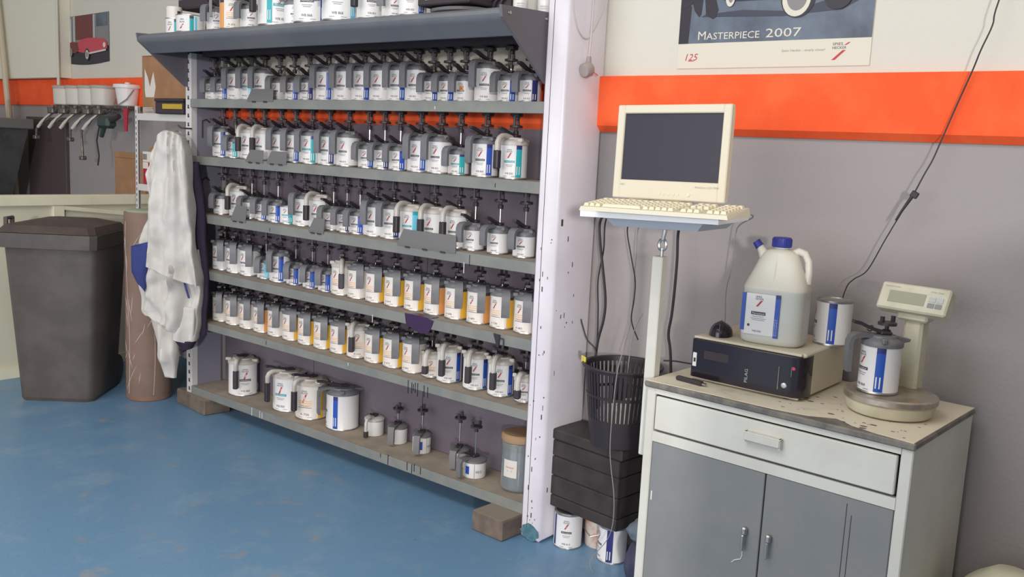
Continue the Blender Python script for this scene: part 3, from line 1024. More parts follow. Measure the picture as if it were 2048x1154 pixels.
def low_tin(x, r, h, label, y=2.665):
    t = thing('paint_tin', label, 'tin', (x, y, TZ), 0, 'tins on top of the rack hood')
    mb = MB()
    mb.lathe([(0, 0), (r, 0), (r * 1.01, .003), (r, .005), (r, h - .005), (r * 1.02, h - .004), (r * 1.02, h), (r * .9, h), (r * .88, h - .005), (0, h - .005)], M_white, 28,
             mats=[M_tin, M_tin, M_tin, M_white, M_tin, M_tin, M_tin, M_tin, M_tin])
    mb.build('tin_body', t)
    view = atan2(-y, -x)
    s_ = MB(); a = .010 / r
    s_.patch(r + .0006, -a, a, .006, h - .02, M_teal); s_.patch(r + .0006, -a, a, h - .02, h - .006, M_ink)
    s_.patch(r + .0006, a * 1.6, a * 2.6, .006, h - .01, M_light)
    s_.build('label_stripe', t, rz=view + .1)
    p_ = MB()
    text_on_cyl(p_, 'SPIES', r + .0006, 0, h * .66, .007, M_ink, .022); text_on_cyl(p_, 'HECKER', r + .0006, 0, h * .52, .007, M_ink, .028)
    p_.add([((r + .0006) * cos(q), (r + .0006) * sin(q), z) for q, z in ((-.2, h * .18), (-.08, h * .18), (.16, h * .45), (.04, h * .45))], [(0, 1, 2, 3)], M_red)
    p_.build('label_print', t, rz=view - .62, smooth=0)


# plain cream canister and the row of tins, left to right
ct = thing('paint_tin', 'tall cream canister with orange edge at the left end of the hood top', 'tin', (-4.575, 2.72, TZ), 0, 'tins on top of the rack hood')
MB().lathe([(0, 0), (.040, 0), (.041, .004), (.04, .006), (.04, .135), (.041, .14), (.038, .15), (0, .15)], M_cream, 24).build('tin_body', ct)
q = MB(); q.patch(.0406, -.25, .25, .01, .11, M_orst); q.patch(.0406, -.25, .25, .11, .128, M_ink); q.build('label_stripe', ct, rz=radians(5))
low_tin(-4.475, .046, .078, 'low white tin with teal label stripe, left of its wider twin on the hood')
low_tin(-4.335, .068, .086, 'wide low white tin with teal and light stripes on the hood, left part')
yb = thing('paint_tin', 'yellow-striped white tin standing behind the wide low tin on the hood', 'tin', (-4.36, 2.83, TZ), 0, 'tins on top of the rack hood')
link('tin_body', cached(('body', 'T', True), lambda: me_body('T', True)), yb)
link('label_stripe', cached(('stripe', 'T', 'y'), lambda: me_stripe('T', 'y')), yb, rz=radians(-14))
link('label_print', cached(('print', 'T', 'y', 'A 641'), lambda: me_print('T', 'y', 'A 641')), yb, rz=radians(-55))
bk = thing('storage_tray', 'dark tray lying across the rear tins at the left end of the hood', 'tray', (-4.43, 2.86, TZ + .1425))
MB().box((-.17, -.10, .0), (.17, .10, .008), M_blackm, bev=.002).build('tray_base', bk)
for a, b in (((-.17, -.10, .008), (.17, -.092, .05)), ((-.17, .092, .008), (.17, .10, .05)), ((-.17, -.092, .008), (-.162, .092, .05)), ((.162, -.092, .008), (.17, .092, .05))):
    MB().box(a, b, M_blackm).build('tray_side', bk, smooth=0)
top_tin(-4.105, 'S', '-', 'g', -.75, .05, .8, 'short grey-lidded tin, left of the tall plain tin on the hood')
top_tin(-3.975, 'T', 'o', 'g', -1.6, .0, -.95, 'tall tin with peach print between two grey-handled tins on the hood', fam='y')
top_tin(-3.825, 'S', '-', 'g', -.75, .1, .8, 'short grey-lidded tin, right of the tall peach tin on the hood')
top_tin(-3.625, 'L', 't', 'w', -1.0, .25, -.62, 'big white tin with teal stripe and black-gripped handle on the hood')
top_tin(-3.490, 'S', '-', 'g', -2.2, .0, .8, 'short plain tin squeezed beside the big teal-striped tin on the hood')
top_tin(-3.365, 'L', 'b', 'g', 1.5, -.30, .9, 'big white tin with blue stripe in the middle of the hood')
top_tin(-3.170, 'L', 'l', 'g', -1.0, -.2, .85, 'big white tin with light blue stripe beside two grey handles on the hood')
top_tin(-2.985, 'T', '-', 'w', -.75, .1, .9, 'tall plain tin with black-gripped handle on the hood')
top_tin(-2.850, 'S', '-', 'g', -.6, .2, .8, 'short grey-handled tin next to the blue-striped tin near the dark case')
top_tin(-2.735, 'T', 'b', 'g', 2.0, -.2, .85, 'tall tin with blue stripe nearest the dark case on the hood')
bx = thing('storage_case', 'dark storage case with white labels lying on the right part of the hood', 'case', (-2.50, 2.71, TZ + .027))
MB().box((-.14, -.115, .0), (.13, .10, .085), M_blackm, bev=.005).build('case_body', bx)
MB().box((-.14, -.118, .085), (.13, .10, .11), M_black, bev=.005).build('case_lid', bx)
for a in (-.095, -.035):
    MB().box((a, -.1165, .02), (a + .045, -.1148, .055), M_paper).build('label', bx, smooth=0)
sb = thing('rolled_bag', 'grey plastic bag crumpled under the dark case on the hood', 'bag', (-2.50, 2.70, TZ))
b = MB()
b.lathe([(0, 0), (.10, 0), (.135, .008), (.14, .018), (.10, .026), (0, .026)], M_plate, 24, sy=.75)
b.build('bag_body', sb)
wv = thing('black_bundle', 'black bundle of straps on the hood beside the white bottles', 'bundle', (-2.335, 2.78, TZ))
mb = MB()
mb.box((-.06, -.05, 0), (.045, .05, .075), M_blackm, bev=.012)
for i in range(3):
    mb.tube([(-.06 + .03 * i, -.052, .02), (-.04 + .03 * i, -.06, .05), (-.01 + .03 * i, -.052, .07)], .006, M_black, 6)
mb.build('bundle_body', wv)
for i, (x, y) in enumerate(((-2.247, 2.745), (-2.205, 2.835))):
    t = thing('bottle', ['white bottle on the hood, next to the black bundle', 'white bottle on the hood, next to the white column'][i], 'bottle', (x, y, 2.0625 if False else TZ), 0, 'white bottles on the hood')
    MB().lathe([(0, 0), (.026, 0), (.028, .004), (.028, .11), (.022, .13), (.012, .138), (.012, .15), (0, .15)], M_white, 20).build('bottle_body', t)
    MB().lathe([(0, .148), (.014, .148), (.014, .165), (0, .166)], M_white, 16).build('cap', t)
    q = MB(); text_on_cyl(q, 'ADDITIV', .0286, 0, .03, .006, M_inkgrey, .03); q.patch(.0286, -.5, .5, .024, .0255, M_inkgrey); q.build('label_print', t, rz=atan2(-y, -x), smooth=0)

# ================================================================== WHITE OVERALL hanging on the rack post
OUT = [(-0.037, 1.556, 0.067, 1.561), (-0.066, 1.52, 0.084, 1.527), (-0.103, 1.453, 0.106, 1.463), (-0.145, 1.317, 0.117, 1.331), (-0.129, 1.211, 0.125, 1.225), (-0.118, 1.13, 0.133, 1.145),
       (-0.148, 1.047, 0.139, 1.064), (-0.186, 0.963, 0.144, 0.983), (-0.199, 0.852, 0.158, 0.875), (-0.2, 0.755, 0.173, 0.78), (-0.193, 0.659, 0.17, 0.684), (-0.182, 0.576, 0.158, 0.6),
       (-0.154, 0.493, 0.152, 0.516), (-0.131, 0.411, 0.143, 0.431), (-0.096, 0.357, 0.062, 0.369), (-0.056, 0.289, 0.044, 0.297), (-0.039, 0.213, 0.032, 0.219)]


def lerp_rows(z):
    rows = [((a + c) * 0.0 + (b + d) / 2, a, c) for a, b, c, d in OUT]
    if z >= rows[0][0]:
        return rows[0][1], rows[0][2]
    for (za, la, ra), (zb, lb, rb) in zip(rows, rows[1:]):
        if zb <= z <= za:
            t = (za - z) / (za - zb)
            return la + (lb - la) * t, ra + (rb - ra) * t
    return rows[-1][1], rows[-1][2]


ov = thing('overall', 'white work overall with a blue patch hanging from the left rack post', 'overall', (-4.55, 2.69, 0))
UD = Vector((.85, .527, 0)); ND = Vector((.527, -.85, 0))
def cloth(name, zt, zb, fl, fr, depth, mt, off=0.0, phase=0.0, nz=90, nu=72, parent=None, slant=0.0, fold=1.0):
    """hanging cloth shell: zt/zb may be functions of u in -1..1"""
    mb = MB()
    ft = zt if callable(zt) else (lambda u: zt)
    fb_ = zb if callable(zb) else (lambda u: zb)
    for j in range(nz + 1):
        for i in range(nu):
            a = 2 * pi * i / nu
            u = cos(a); d = sin(a)
            z = ft(u) + (fb_(u) - ft(u)) * j / nz
            l, r = fl(z), fr(z)
            c, w = (l + r) / 2, max((r - l) / 2, .004)
            ss = math.copysign(abs(d) ** 0.75, d)
            q = c + w * u
            side = 5.0 if d < 0 else 0.0
            # long soft drapes fanning out below the hook + slanting drag creases
            fan = q / (0.72 + .62 * (1.62 - z))
            g1 = mnoise.noise(Vector((fan * 13, z * .9, phase + side)))
            g2 = mnoise.noise(Vector((fan * 26 + z * slant * 3, z * 2.0, phase + 3 + side)))
            g3 = mnoise.noise(Vector((q * 9 + z * slant * 9, z * 7 - q * slant * 6, phase + 6 + side)))
            g4 = mnoise.noise(Vector((q * 24, z * 18, phase + 9 + side)))
            rid = 1 - 2 * abs(g2)
            disp = fold * (.050 * g1 + .014 * rid + .026 * g3 + .006 * g4)
            if j == 0:
                disp *= .3
            k_ = min(1, w / .05)
            p = UD * (q + .008 * g3) + ND * (off + (depth * ss + disp * (1 if d >= 0 else -.4)) * k_) + Vector((0, 0, z + .014 * g1 * (j / nz)))
            mb.v.append(tuple(p))
    mi = mb.m(mt)
    for j in range(nz):
        for i in range(nu):
            i2 = (i + 1) % nu
            mb.f.append([j * nu + i, (j + 1) * nu + i, (j + 1) * nu + i2, j * nu + i2]); mb.mi.append(mi)
    mb.f.append(list(range(nu))); mb.mi.append(mi)
    mb.f.append([nz * nu + i for i in range(nu)][::-1]); mb.mi.append(mi)
    return mb.build(name, parent, smooth=75)


L_ = lambda z: lerp_rows(z)[0]
Rr = lambda z: lerp_rows(z)[1]
# px rows of the outline -> the big right-hand panel, the bunched left sleeve, the lower body and the hanging sleeve end
cloth('back_panel', lambda u: 1.56 - .03 * u * u, lambda u: .79 - .05 * u, lambda z: -.035 - (1.56 - z) * .115 - max(0, 1.0 - z) * .05, lambda z: Rr(z) + .004, .050, M_cloth, off=.034, phase=.4, slant=.15, nz=96, fold=1.35, parent=ov)
cloth('bunched_sleeve', 1.53, .86, lambda z: L_(z) + .014, lambda z: -.02 - (1.53 - z) * .08, .046, M_cloth, off=.020, phase=2.2, slant=.9, nz=80, nu=64, fold=1.8, parent=ov)
cloth('lower_body', lambda u: .93, lambda u: .50 - .07 * u, lambda z: L_(z) + .004, lambda z: Rr(z) - .006, .050, M_cloth, off=.004, phase=4.0, slant=-.8, nz=64, fold=1.7, parent=ov)
cloth('hanging_sleeve', .60, .215, lambda z: max(L_(z), -.135 + (0.6 - z) * .22), lambda z: min(.045, .03 + (z - .35) * .1), .036, M_cloth, off=.012, phase=1.3, nz=40, nu=40, slant=.6, fold=1.4, parent=ov)
cloth('trouser_leg', .62, lambda u: .425 - .015 * u, lambda z: .0 + (.6 - z) * .12, lambda z: Rr(z) - .012, .036, M_cloth, off=.014, phase=2.6, nz=24, nu=36, slant=-.5, parent=ov)
o = cloth('hem', lambda u: .437 - .012 * u, lambda u: .375 + .012 * u, lambda z: .030 + (.42 - z) * .55, lambda z: .134 - (.42 - z) * .6, .034, M_hemshade, off=.014, phase=2.6, nz=10, nu=32, fold=.6, parent=ov)
o['label'] = 'navy hem'
o = cloth('side_panel', lambda u: .955 + .02 * u, lambda u: .72 - .03 * u, lambda z: -.200 + max(0, .80 - z) * .45, lambda z: -.105 + (z - .80) * .22, .042, M_clothblue, off=.062, phase=.6, nz=24, nu=32, fold=.5, parent=ov)
o['label'] = 'blue side panel'
o = cloth('lining_and_shade', 1.40, .46, lambda z: Rr(z) - .03, lambda z: Rr(z) + .024 + .010 * sin(7 * z), .030, M_hemshade, off=-.040, phase=.9, nz=40, nu=28, fold=.9, parent=ov)  # dark clothing and the shadow next to it, painted as one dark strip
o['label'] = 'dark lining and shade beside the overall'
o = cloth('zip_flap', .77, .68, lambda z: .085 + (.77 - z) * .3, lambda z: .098 + (.77 - z) * .3, .012, M_clothblue, off=.062, phase=.9, nz=6, nu=12, fold=.1, parent=ov)
o['label'] = 'blue zip edge'
hkm = MB()
hkm.tube([(-4.60, 2.832, 1.575), (-4.58, 2.76, 1.575), (-4.575, 2.735, 1.59)], .005, M_metal, 6)
hkm.build('coat_hook', rack)

# ================================================================== WHEELED BIN, CARDBOARD ROLL
bn = thing('wheeled_bin', 'large grey-brown wheeled waste bin with dark lid left of the rack', 'bin', (-5.325, 2.488, 0), radians(42))
def frustum(mb, lo, hi, z0, z1, material, bev=.03):
    def ring(hx0, hy0, hx1, hy1, z):
        c = bev
        return [(hx0 + c, hy0, z), (hx1 - c, hy0, z), (hx1, hy0 + c, z), (hx1, hy1 - c, z), (hx1 - c, hy1, z), (hx0 + c, hy1, z), (hx0, hy1 - c, z), (hx0, hy0 + c, z)]
    a, b_ = ring(*lo, z0), ring(*hi, z1)
    fs = [[i, (i + 1) % 8, (i + 1) % 8 + 8, i + 8] for i in range(8)] + [list(range(8))[::-1], [i + 8 for i in range(8)]]
    mb.add(a + b_, fs, material)
mb = MB()
frustum(mb, (-.205, -.205, .20, .19), (-.255, -.245, .25, .235), .02, .885, M_bin)
frustum(mb, (-.20, -.20, .195, .185), (-.206, -.206, .201, .19), .0, .02, M_bin)
mb.build('bin_body', bn, smooth=50)
mb = MB()
frustum(mb, (-.30, -.285, .262, .25), (-.305, -.29, .266, .253), .885, .965, M_bin, .03)
mb.build('rim', bn, smooth=30)
mb = MB()
lidp = [(-.275, -.27), (.25, -.27), (.262, .235), (-.275, .235)]
frustum(mb, (-.285, -.275, .255, .245), (-.255, -.235, .23, .22), .967, 1.005, M_binlid, .03)
frustum(mb, (-.255, -.235, .23, .22), (-.15, -.12, .14, .15), 1.005, 1.028, M_binlid, .04)
mb.build('bin_lid', bn, smooth=25)
mb = MB()
mb.tube([(-.285, -.13, .985), (-.285, -.13, 1.03), (-.285, -.06, 1.03), (-.285, -.06, .985)], .014, M_binlid, 8)
mb.build('lid_handle', bn)
for s in (-.19, .19):
    MB().lathe([(0, -.02), (.09, -.02), (.095, -.012), (.095, .012), (.09, .02), (0, .02)], M_black, 24,
               Matrix.Translation((s * .9, .215, .095)) @ Matrix.Rotation(pi / 2, 4, 'Y')).build('wheel', bn)

rl = thing('cardboard_roll', 'tall brown paper roll in clear film standing between bin and overall', 'roll', (-4.965, 2.775, 0))
mb = MB()
prof = [(0, .004), (.122, .004), (.126, .012)]
mb.lathe([(0, .002), (.122, .002), (.1255, .010), (.126, .40), (.1255, .80), (.1245, 1.085), (.121, 1.092), (.045, 1.092), (.042, 1.06), (0, 1.06)], M_kraft, 40)
mb.build('paper_roll', rl)
fm = MB()
# wrinkled film strips with real relief
rf = random.Random(4)
for i in range(22):
    z = rf.uniform(.10, 1.02)
    a = radians(-60) + rf.uniform(-.9, .75)
    ln = rf.uniform(.03, .10)
    an = rf.uniform(-.5, .9)
    pts_ = []
    for k in range(5):
        t = k / 4 - .5
        aa = a + t * ln * sin(an) / .126
        pts_.append((.1272 * cos(aa), .1272 * sin(aa), z + t * ln * cos(an) * 1.3))
    fm.tube(pts_, [.0004, .0011, .0016, .0011, .0004], M_film, 5)
for a0 in (-1.55, -.35):
    pts_ = [(.1275 * cos(a0 + .12 * sin(z * 5)), .1275 * sin(a0 + .12 * sin(z * 5)), z) for z in [.04 + .05 * i for i in range(21)]]
    fm.tube(pts_, .0012, M_film, 5)
fo = fm.build('film_wrinkles', rl); fo['kind'] = 'stuff'
mb = MB()
mb.lathe([(.1262, .03), (.1275, .05), (.127, .30), (.1280, .33), (.1268, .60), (.128, .64), (.127, .9), (.1282, .95), (.1265, 1.09)], None or mat('thin_film', rgb(240, 238, 236), .15, trans=.93, ior=1.1, spec=.35), 40)
mb.build('film_wrap', rl)
mb = MB(); mb.lathe([(0, 1.0925), (.118, 1.0925), (.122, 1.097), (.11, 1.103), (0, 1.101)], mat('greenish_film_top', rgb(176, 186, 164), .5), 32); mb.build('film_end', rl)

# ================================================================== FAR-LEFT BAY
# shelf unit
un = thing('shelf_unit', 'narrow white slotted-angle shelf unit left of the rack carrying boxes', 'shelf unit', (0, 0, 0))
UX0, UX1, UY0, UY1 = -5.47, -4.80, 2.98, 3.36
for x in (UX0, UX1 - .035):
    for y in (UY0, UY1 - .035):
        p_ = MB().box((x, y, 0), (x + .035, y + .003, 1.70), M_unit)
        p_.box((x, y, 0), (x + .003, y + .035, 1.70), M_unit)
        po = p_.build('post', un, smooth=0)
        if y == UY0:
            sm = MB()
            for i in range(48):
                sm.box((x + .013, y - .0006, .06 + i * .034), (x + .020, y + .0006, .078 + i * .034), M_dark)
            so = sm.build('slots', po, smooth=0); so['kind'] = 'stuff'
for z in (1.655, 1.225, .75, .25):
    s_ = MB().box((UX0 + .004, UY0 + .004, z - .004), (UX1 - .004, UY1 - .004, z), M_unit)
    s_.box((UX0 + .035, UY0 + .003, z - .04), (UX1 - .035, UY0 + .006, z), M_unit)
    s_.box((UX1 - .006, UY0 + .035, z - .04), (UX1 - .004, UY1 - .035, z), M_unit)
    s_.build('shelf', un, smooth=0)
cb = thing('cardboard_box', 'brown cardboard box with torn white label on the top of the shelf unit', 'box', (-5.19, 3.17, 1.6555))
MB().box((-.26, -.15, 0), (.27, .15, .345), M_card, bev=.004).build('box_body', cb)
tl = MB(); tl.prism([(-.215, .10), (-.12, .10), (-.10, .16), (-.125, .25), (-.15, .20), (-.165, .16), (-.19, .22), (-.225, .27), (-.225, .14)], .001, M_paper, Matrix.Translation((0, -.1515, 0)))
tl.build('torn_label', cb, smooth=0)
fl = MB(); fl.box((-.26, -.001, .345), (.27, .001, .35), M_card); fl.box((-.26, -.15, .345), (.27, -.004, .349), M_card, Matrix.Translation((0, 0, 0)))
fl.build('top_flap', cb, smooth=0)
tb = thing('toolbox', 'flat black toolbox with yellow band in front of the cardboard box', 'toolbox', (-5.03, 3.00, 1.6555))
MB().box((-.15, -.05, 0), (.15, .018, .07), M_blackm, bev=.006).build('box_body', tb)
MB().box((-.155, -.055, .07), (.155, .018, .09), M_blackm, bev=.006).build('box_lid', tb)
MB().box((-.06, -.056, .028), (.15, -.0505, .058), M_yel, bev=.002).build('yellow_band', tb)
pp = thing('paper_stack', 'crumpled papers on the shelf unit beside the toolbox', 'papers', (-5.31, 2.998, 1.6555))
mb = MB()
for i in range(5):
    mb.box((-.085 + i * .006, -.012, i * .008), (.07 - i * .01, .012, i * .008 + .004), M_paper, Matrix.Rotation(.05 * (i - 2), 4, 'Z'))
mb.build('sheets', pp, smooth=0)
rb = thing('red_box', 'red and white printed box on the lower shelf of the shelf unit', 'box', (-5.31, 3.12, 1.2255))
MB().box((-.12, -.11, 0), (.14, .10, .135), M_redbox, bev=.003).build('box_body', rb)
MB().box((-.122, -.112, .135), (.142, .10, .20), M_paper, bev=.003).build('box_lid', rb)
q = MB(); q.box((-.115, -.1135, .15), (-.07, -.111, .185), M_pp_grey); q.box((-.12, -.1115, .095), (-.06, -.1095, .134), M_paper); q.build('label', rb, smooth=0)
ob = thing('orange_parcel', 'flat orange-brown parcel lying on the red and white box', 'parcel', (-5.29, 3.13, 1.4262))
MB().add([(-.12, -.10, 0), (.14, -.10, 0), (.14, .10, 0), (-.12, .10, 0), (-.09, -.09, .03), (.14, -.09, .065), (.14, .09, .065), (-.09, .09, .03)],
         [(0, 3, 2, 1), (4, 5, 6, 7), (0, 1, 5, 4), (1, 2, 6, 5), (2, 3, 7, 6), (3, 0, 4, 7)], M_card).build('parcel_body', ob, smooth=0)
# tall carton standing behind the unit's left post
fc = thing('cardboard_carton', 'tall brown carton standing on the floor behind the shelf unit', 'box', (-6.10, 3.42, 0))
MB().box((-.20, -.14, 0), (.20, .14, 1.36), M_card, bev=.004).build('box_body', fc)
MB().box((-.20, -.142, 1.36), (.20, -.135, 1.40), M_card, Matrix.Translation((0, 0, 0))).build('flap', fc, smooth=0)

# picture of a red car on the far wall
pw = thing('car_poster', 'small poster of a red vintage car on the far wall', 'poster', (0, FY - .002, 0))
PX0, PX1, PZ0, PZ1 = -7.74, -7.00, 2.045, 2.435
wdt, hgt = PX1 - PX0, PZ1 - PZ0
def pp_(u, v):
    return (PX0 + wdt * u, PZ0 + hgt * v)
mb = MB()
bot = [pp_(i / 12, .055 - .055 * sin(pi * i / 12)) for i in range(13)]
mb.prism(bot + [pp_(1, 1.0), pp_(0, .97)], .0016, M_pp_black, Matrix.Translation((0, -.002, 0)))
mb.build('sheet', pw, smooth=0)
ZOFF = [0.0]
def pflat(name, polys, par=None):
    m_ = MB()
    for i, (poly, mt) in enumerate(polys):
        m_.prism([pp_(u, v) for u, v in poly], .0004, mt, Matrix.Translation((0, -.0028 - ZOFF[0], 0)))
        ZOFF[0] += .0006
    m_.build(name, par or pw, smooth=0)
def circ(cx, cy, rx, ry, n=18, a0=0.0, a1=2 * pi):
    return [(cx + rx * cos(a0 + (a1 - a0) * i / n), cy + ry * sin(a0 + (a1 - a0) * i / n)) for i in range(n)]
pflat('garage_print', [([(0, .30), (1, .36), (1, .99), (0, .965)], M_pp_grey), ([(.28, .5), (.66, .5), (.66, .98), (.28, .97)], M_pp_maroon),
                       ([(.23, .38), (.27, .38), (.27, .97), (.23, .97)], M_pp_pale), ([(.67, .5), (.71, .5), (.71, .98), (.67, .98)], M_pp_pale),
                       ([(.74, .74), (.97, .74), (.97, .98), (.74, .98)], M_pp_dark), ([(.02, .35), (.2, .35), (.2, .93), (.02, .92)], M_pp_pale),
                       ([(.09, .38), (.17, .38), (.17, .70), (.13, .74), (.09, .70)], M_pp_white)])
pflat('car_print', [([(.30, .33), (.34, .45), (.42, .50), (.55, .53), (.75, .52), (.9, .49), (.97, .42), (.97, .30), (.9, .26), (.6, .24), (.45, .24), (.33, .27)], M_pp_red),
                    ([(.05, .30), (.1, .44), (.22, .47), (.33, .45), (.36, .3), (.3, .24), (.1, .24)], M_pp_maroon),
                    (circ(.54, .20, .052, .125), M_pp_black), (circ(.54, .20, .034, .09), M_pp_white), (circ(.54, .20, .022, .06), M_pp_grey),
                    (circ(.18, .26, .04, .09), M_pp_grey),
                    ([(.58, .235), (.94, .29), (.96, .26), (.6, .205)], M_pp_white), (circ(.92, .37, .03, .05), M_pp_white)])

# conduit, pole
tag(MB().tube([(-7.605, FY - .115, 3.99), (-7.605, FY - .115, 1.75)], .012, mat('conduit_white', rgb(206, 200, 186), .5), 10).build('conduit_pipe'), 'thin white conduit running down the far wall left of the car poster', 'pipe')
tag(MB().tube([(-8.72, FY - .14, 3.1), (-8.40, FY - .15, 1.30), (-8.27, FY - .16, .02)], [.022, .026, .026], mat('pole_cream', rgb(196, 184, 160), .5), 10).build('wooden_pole'),
    'slanting cream pole leaning behind the dark tank at the far left', 'pole')
# brown board on the far wall, dark tank
bb = thing('wall_board', 'dark brown board on the far wall between tank and grey wall', 'board', (-8.02, FY - .002, 0))
MB().box((-.36, -.03, .35), (.33, 0, 1.60), M_brownpanel, bev=.004).build('board_face', bb)
MB().box((-.37, -.036, 1.60), (.34, 0, 1.625), M_brownpanel).build('board_edge', bb, smooth=0)
tk = thing('wash_tank', 'dark glazed wash tank at the far left behind the low partition', 'tank', (-8.55, 3.12, 0))
mb = MB()
mb.add([(-.5, -.2, .5), (.20, -.2, .5), (.20, .2, .5), (-.5, .2, .5), (-.5, -.28, 1.52), (.62, -.28, 1.52), (.62, .28, 1.52), (-.5, .28, 1.52)],
       [(0, 3, 2, 1), (4, 5, 6, 7), (0, 1, 5, 4), (1, 2, 6, 5), (2, 3, 7, 6), (3, 0, 4, 7)], M_tank)
mb.build('tank_body', tk, smooth=0)
MB().box((-.5, -.31, 1.52), (.66, .31, 1.60), mat('tank_rim', rgb(110, 108, 106), .5), bev=.006).build('tank_rim', tk)
MB().tube([(.22, -.205, .52), (.64, -.285, 1.52)], .010, mat('tank_corner', rgb(150, 146, 142), .4), 8).build('corner_bead', tk)
for s in (-.4, .15):
    MB().box((s, -.15, 0), (s + .05, .15, .5), M_tank).build('leg', tk, smooth=0)
pi_ = MB()
for dx in (0, .055):
    pi_.tube([(.52 + dx, .05, 1.60), (.52 + dx, .05, 1.775)], .018, mat('bluish_tube', rgb(126, 138, 146), .25, .3), 10)
pi_.build('outlet_tube', tk)

# spray-gun rail with cups and guns
gr = thing('gun_rail', 'wall rail with hooks holding spray guns below the white cups', 'rail', (0, 0, 0))
MB().box((-7.60, FY - .16, 1.700), (-6.45, FY - .031, 1.722), M_gun, bev=.003).build('rail_shelf', gr)
for i in range(7):
    x = -7.55 + i * .17
    MB().tube([(x, FY - .15, 1.70), (x, FY - .19, 1.66), (x, FY - .23, 1.685)], .006, M_gun, 6).build('hook', gr)
for i, x in enumerate((-7.49, -7.285, -7.085, -6.88)):
    t = thing('measuring_cup', ['milky mixing cup on the gun rail, nearest the conduit', 'milky mixing cup on the gun rail, second from the conduit', 'milky mixing cup on the gun rail, third from the conduit',
                               'milky mixing cup on the gun rail, nearest the white tub'][i], 'cup', (x, FY - .11, 1.7225), 0, 'mixing cups on the gun rail')
    MB().lathe([(0, 0), (.085, 0), (.092, .006), (.096, .125), (0, .125)], M_clearcup, 24).build('cup_body', t)
    MB().lathe([(0, .125), (.10, .125), (.102, .13), (.102, .145), (.09, .15), (0, .151)], mat('cup_lid_grey', rgb(176, 164, 154), .5), 24).build('cup_lid', t)
wt = thing('white_tub', 'white plastic tub with lid and bail handle beside the shelf unit', 'tub', (-6.575, FY - .09, 1.7225))
MB().lathe([(0, 0), (.062, 0), (.068, .006), (.085, .13), (.085, .135), (0, .135)], M_white, 24).build('tub_body', wt)
MB().lathe([(0, .130), (.098, .130), (.10, .14), (.098, .155), (.06, .16), (.02, .162), (.018, .172), (0, .173)], M_white, 24).build('tub_lid', wt)
MB().tube([(.087, 0, .12), (.08, -.05, .05), (.03, -.09, .005), (-.03, -.09, .005), (-.08, -.05, .05), (-.087, 0, .12)], .004, M_pp_grey, 6).build('bail_handle', wt)
GN = ['nearest the dark tank', 'second from the tank', 'third from the tank', 'fourth from the tank', 'with a long drooping hose end']
for i, x in enumerate((-7.46, -7.27, -7.08, -6.89, -6.72)):
    t = thing('spray_gun', 'spray gun with pale grip on the rail, ' + GN[i], 'spray gun', (x, FY - .235, 1.655), 0, 'spray guns on the rail')
    mb = MB()
    mb.tube([(.0, 0, 0), (-.05, -.02, -.035), (-.10, -.04, -.075), (-.135, -.055, -.115)], [.012, .014, .014, .012], M_gungrip, 8)
    mb.build('grip', t)
    mb = MB()
    mb.box((-.03, -.03, -.005), (.06, .02, .04), M_gun, bev=.008)
    mb.tube([(.05, 0, .02), (.10, .0, .03)], [.016, .010], M_gun, 8)
    mb.tube([(-.03, 0, .03), (-.06, -.01, .04)], [.010, .008], M_gun, 8)
    mb.lathe([(0, .04), (.016, .04), (.016, .06), (0, .06)], M_gun, 10)
    mb.build('gun_head', t)
    mb = MB()
    mb.tube([(.02, -.012, -.004), (-.02, -.045, -.05), (-.05, -.065, -.10)], .005, M_gun, 6)
    mb.build('trigger', t)
    if i in (0, 3, 4):
        mb = MB()
        dz = {0: -.07, 3: -.07, 4: -.20}[i]
        mb.tube([(-.135, -.055, -.115), (-.15, -.06, -.13), (-.155 + .02 * (i == 4), -.06, -.115 + dz)], .009, M_gun, 6)
        mb.box((-.18 + .02 * (i == 4), -.08, -.14 + dz), (-.13 + .02 * (i == 4), -.04, -.11 + dz), M_gun, bev=.006)
        mb.build('hose_end', t)
gg = thing('cleaning_gun', 'dark green blow gun hanging from the rail near the white tub', 'blow gun', (-6.56, FY - .27, 1.615))
mb = MB()
mb.box((-.06, -.04, -.06), (.10, .04, .03), M_green, bev=.02)
mb.tube([(.08, 0, 0), (.18, .01, .03)], [.03, .018], M_black, 8)
mb.tube([(-.02, 0, -.05), (-.06, 0, -.12)], [.02, .016], M_green, 8)
mb.build('gun_body', gg)
MB().tube([(-.05, -.02, -.05), (-.09, -.02, -.15), (-.06, -.02, -.26), (-.08, -.02, -.33)], .006, M_cable, 6).build('hose', gg)
rg = MB(); rg.tube([(-6.36, FY - .22, 1.70), (-6.36, FY - .22, 1.54)], [.02, .012], M_redbox, 8); rg.tube([(-6.36, FY - .22, 1.70), (-6.36, FY - .03, 1.712)], .006, M_gun, 6)
tag(rg.build('red_brush'), 'small red handled brush hanging under the white tub', 'brush')

# ================================================================== RIGHT: CABINET
ZC = 0.845
cab = thing('steel_cabinet', 'cream steel cabinet with one drawer and two grey doors by the wall', 'cabinet', (-.628, 2.478, 0), radians(-2.3))
CW, CD = .828, .525
mb = MB()
mb.box((-CW, 0.012, .06), (-CW + .012, CD, .823), M_cab)
mb.box((-.012, 0.012, .06), (0, CD, .823), M_cab)
mb.box((-CW + .012, CD - .01, .06), (-.012, CD, .823), M_cab)
mb.box((-CW + .012, .03, .06), (-.012, CD - .01, .075), M_cab)
mb.box((-CW + .012, .03, .665), (-.012, CD - .01, .672), M_cab)
mb.box((-CW, 0, .055), (-CW + .032, .016, .823), M_cab, bev=.003)
mb.box((-.032, 0, .055), (0, .016, .823), M_cab, bev=.003)
mb.box((-CW + .032, 0, .805), (-.032, .016, .823), M_cab)
mb.box((-CW + .032, 0, .650), (-.032, .016, .683), M_cab)
mb.box((-CW + .032, 0, .055), (-.032, .016, .085), M_cab)
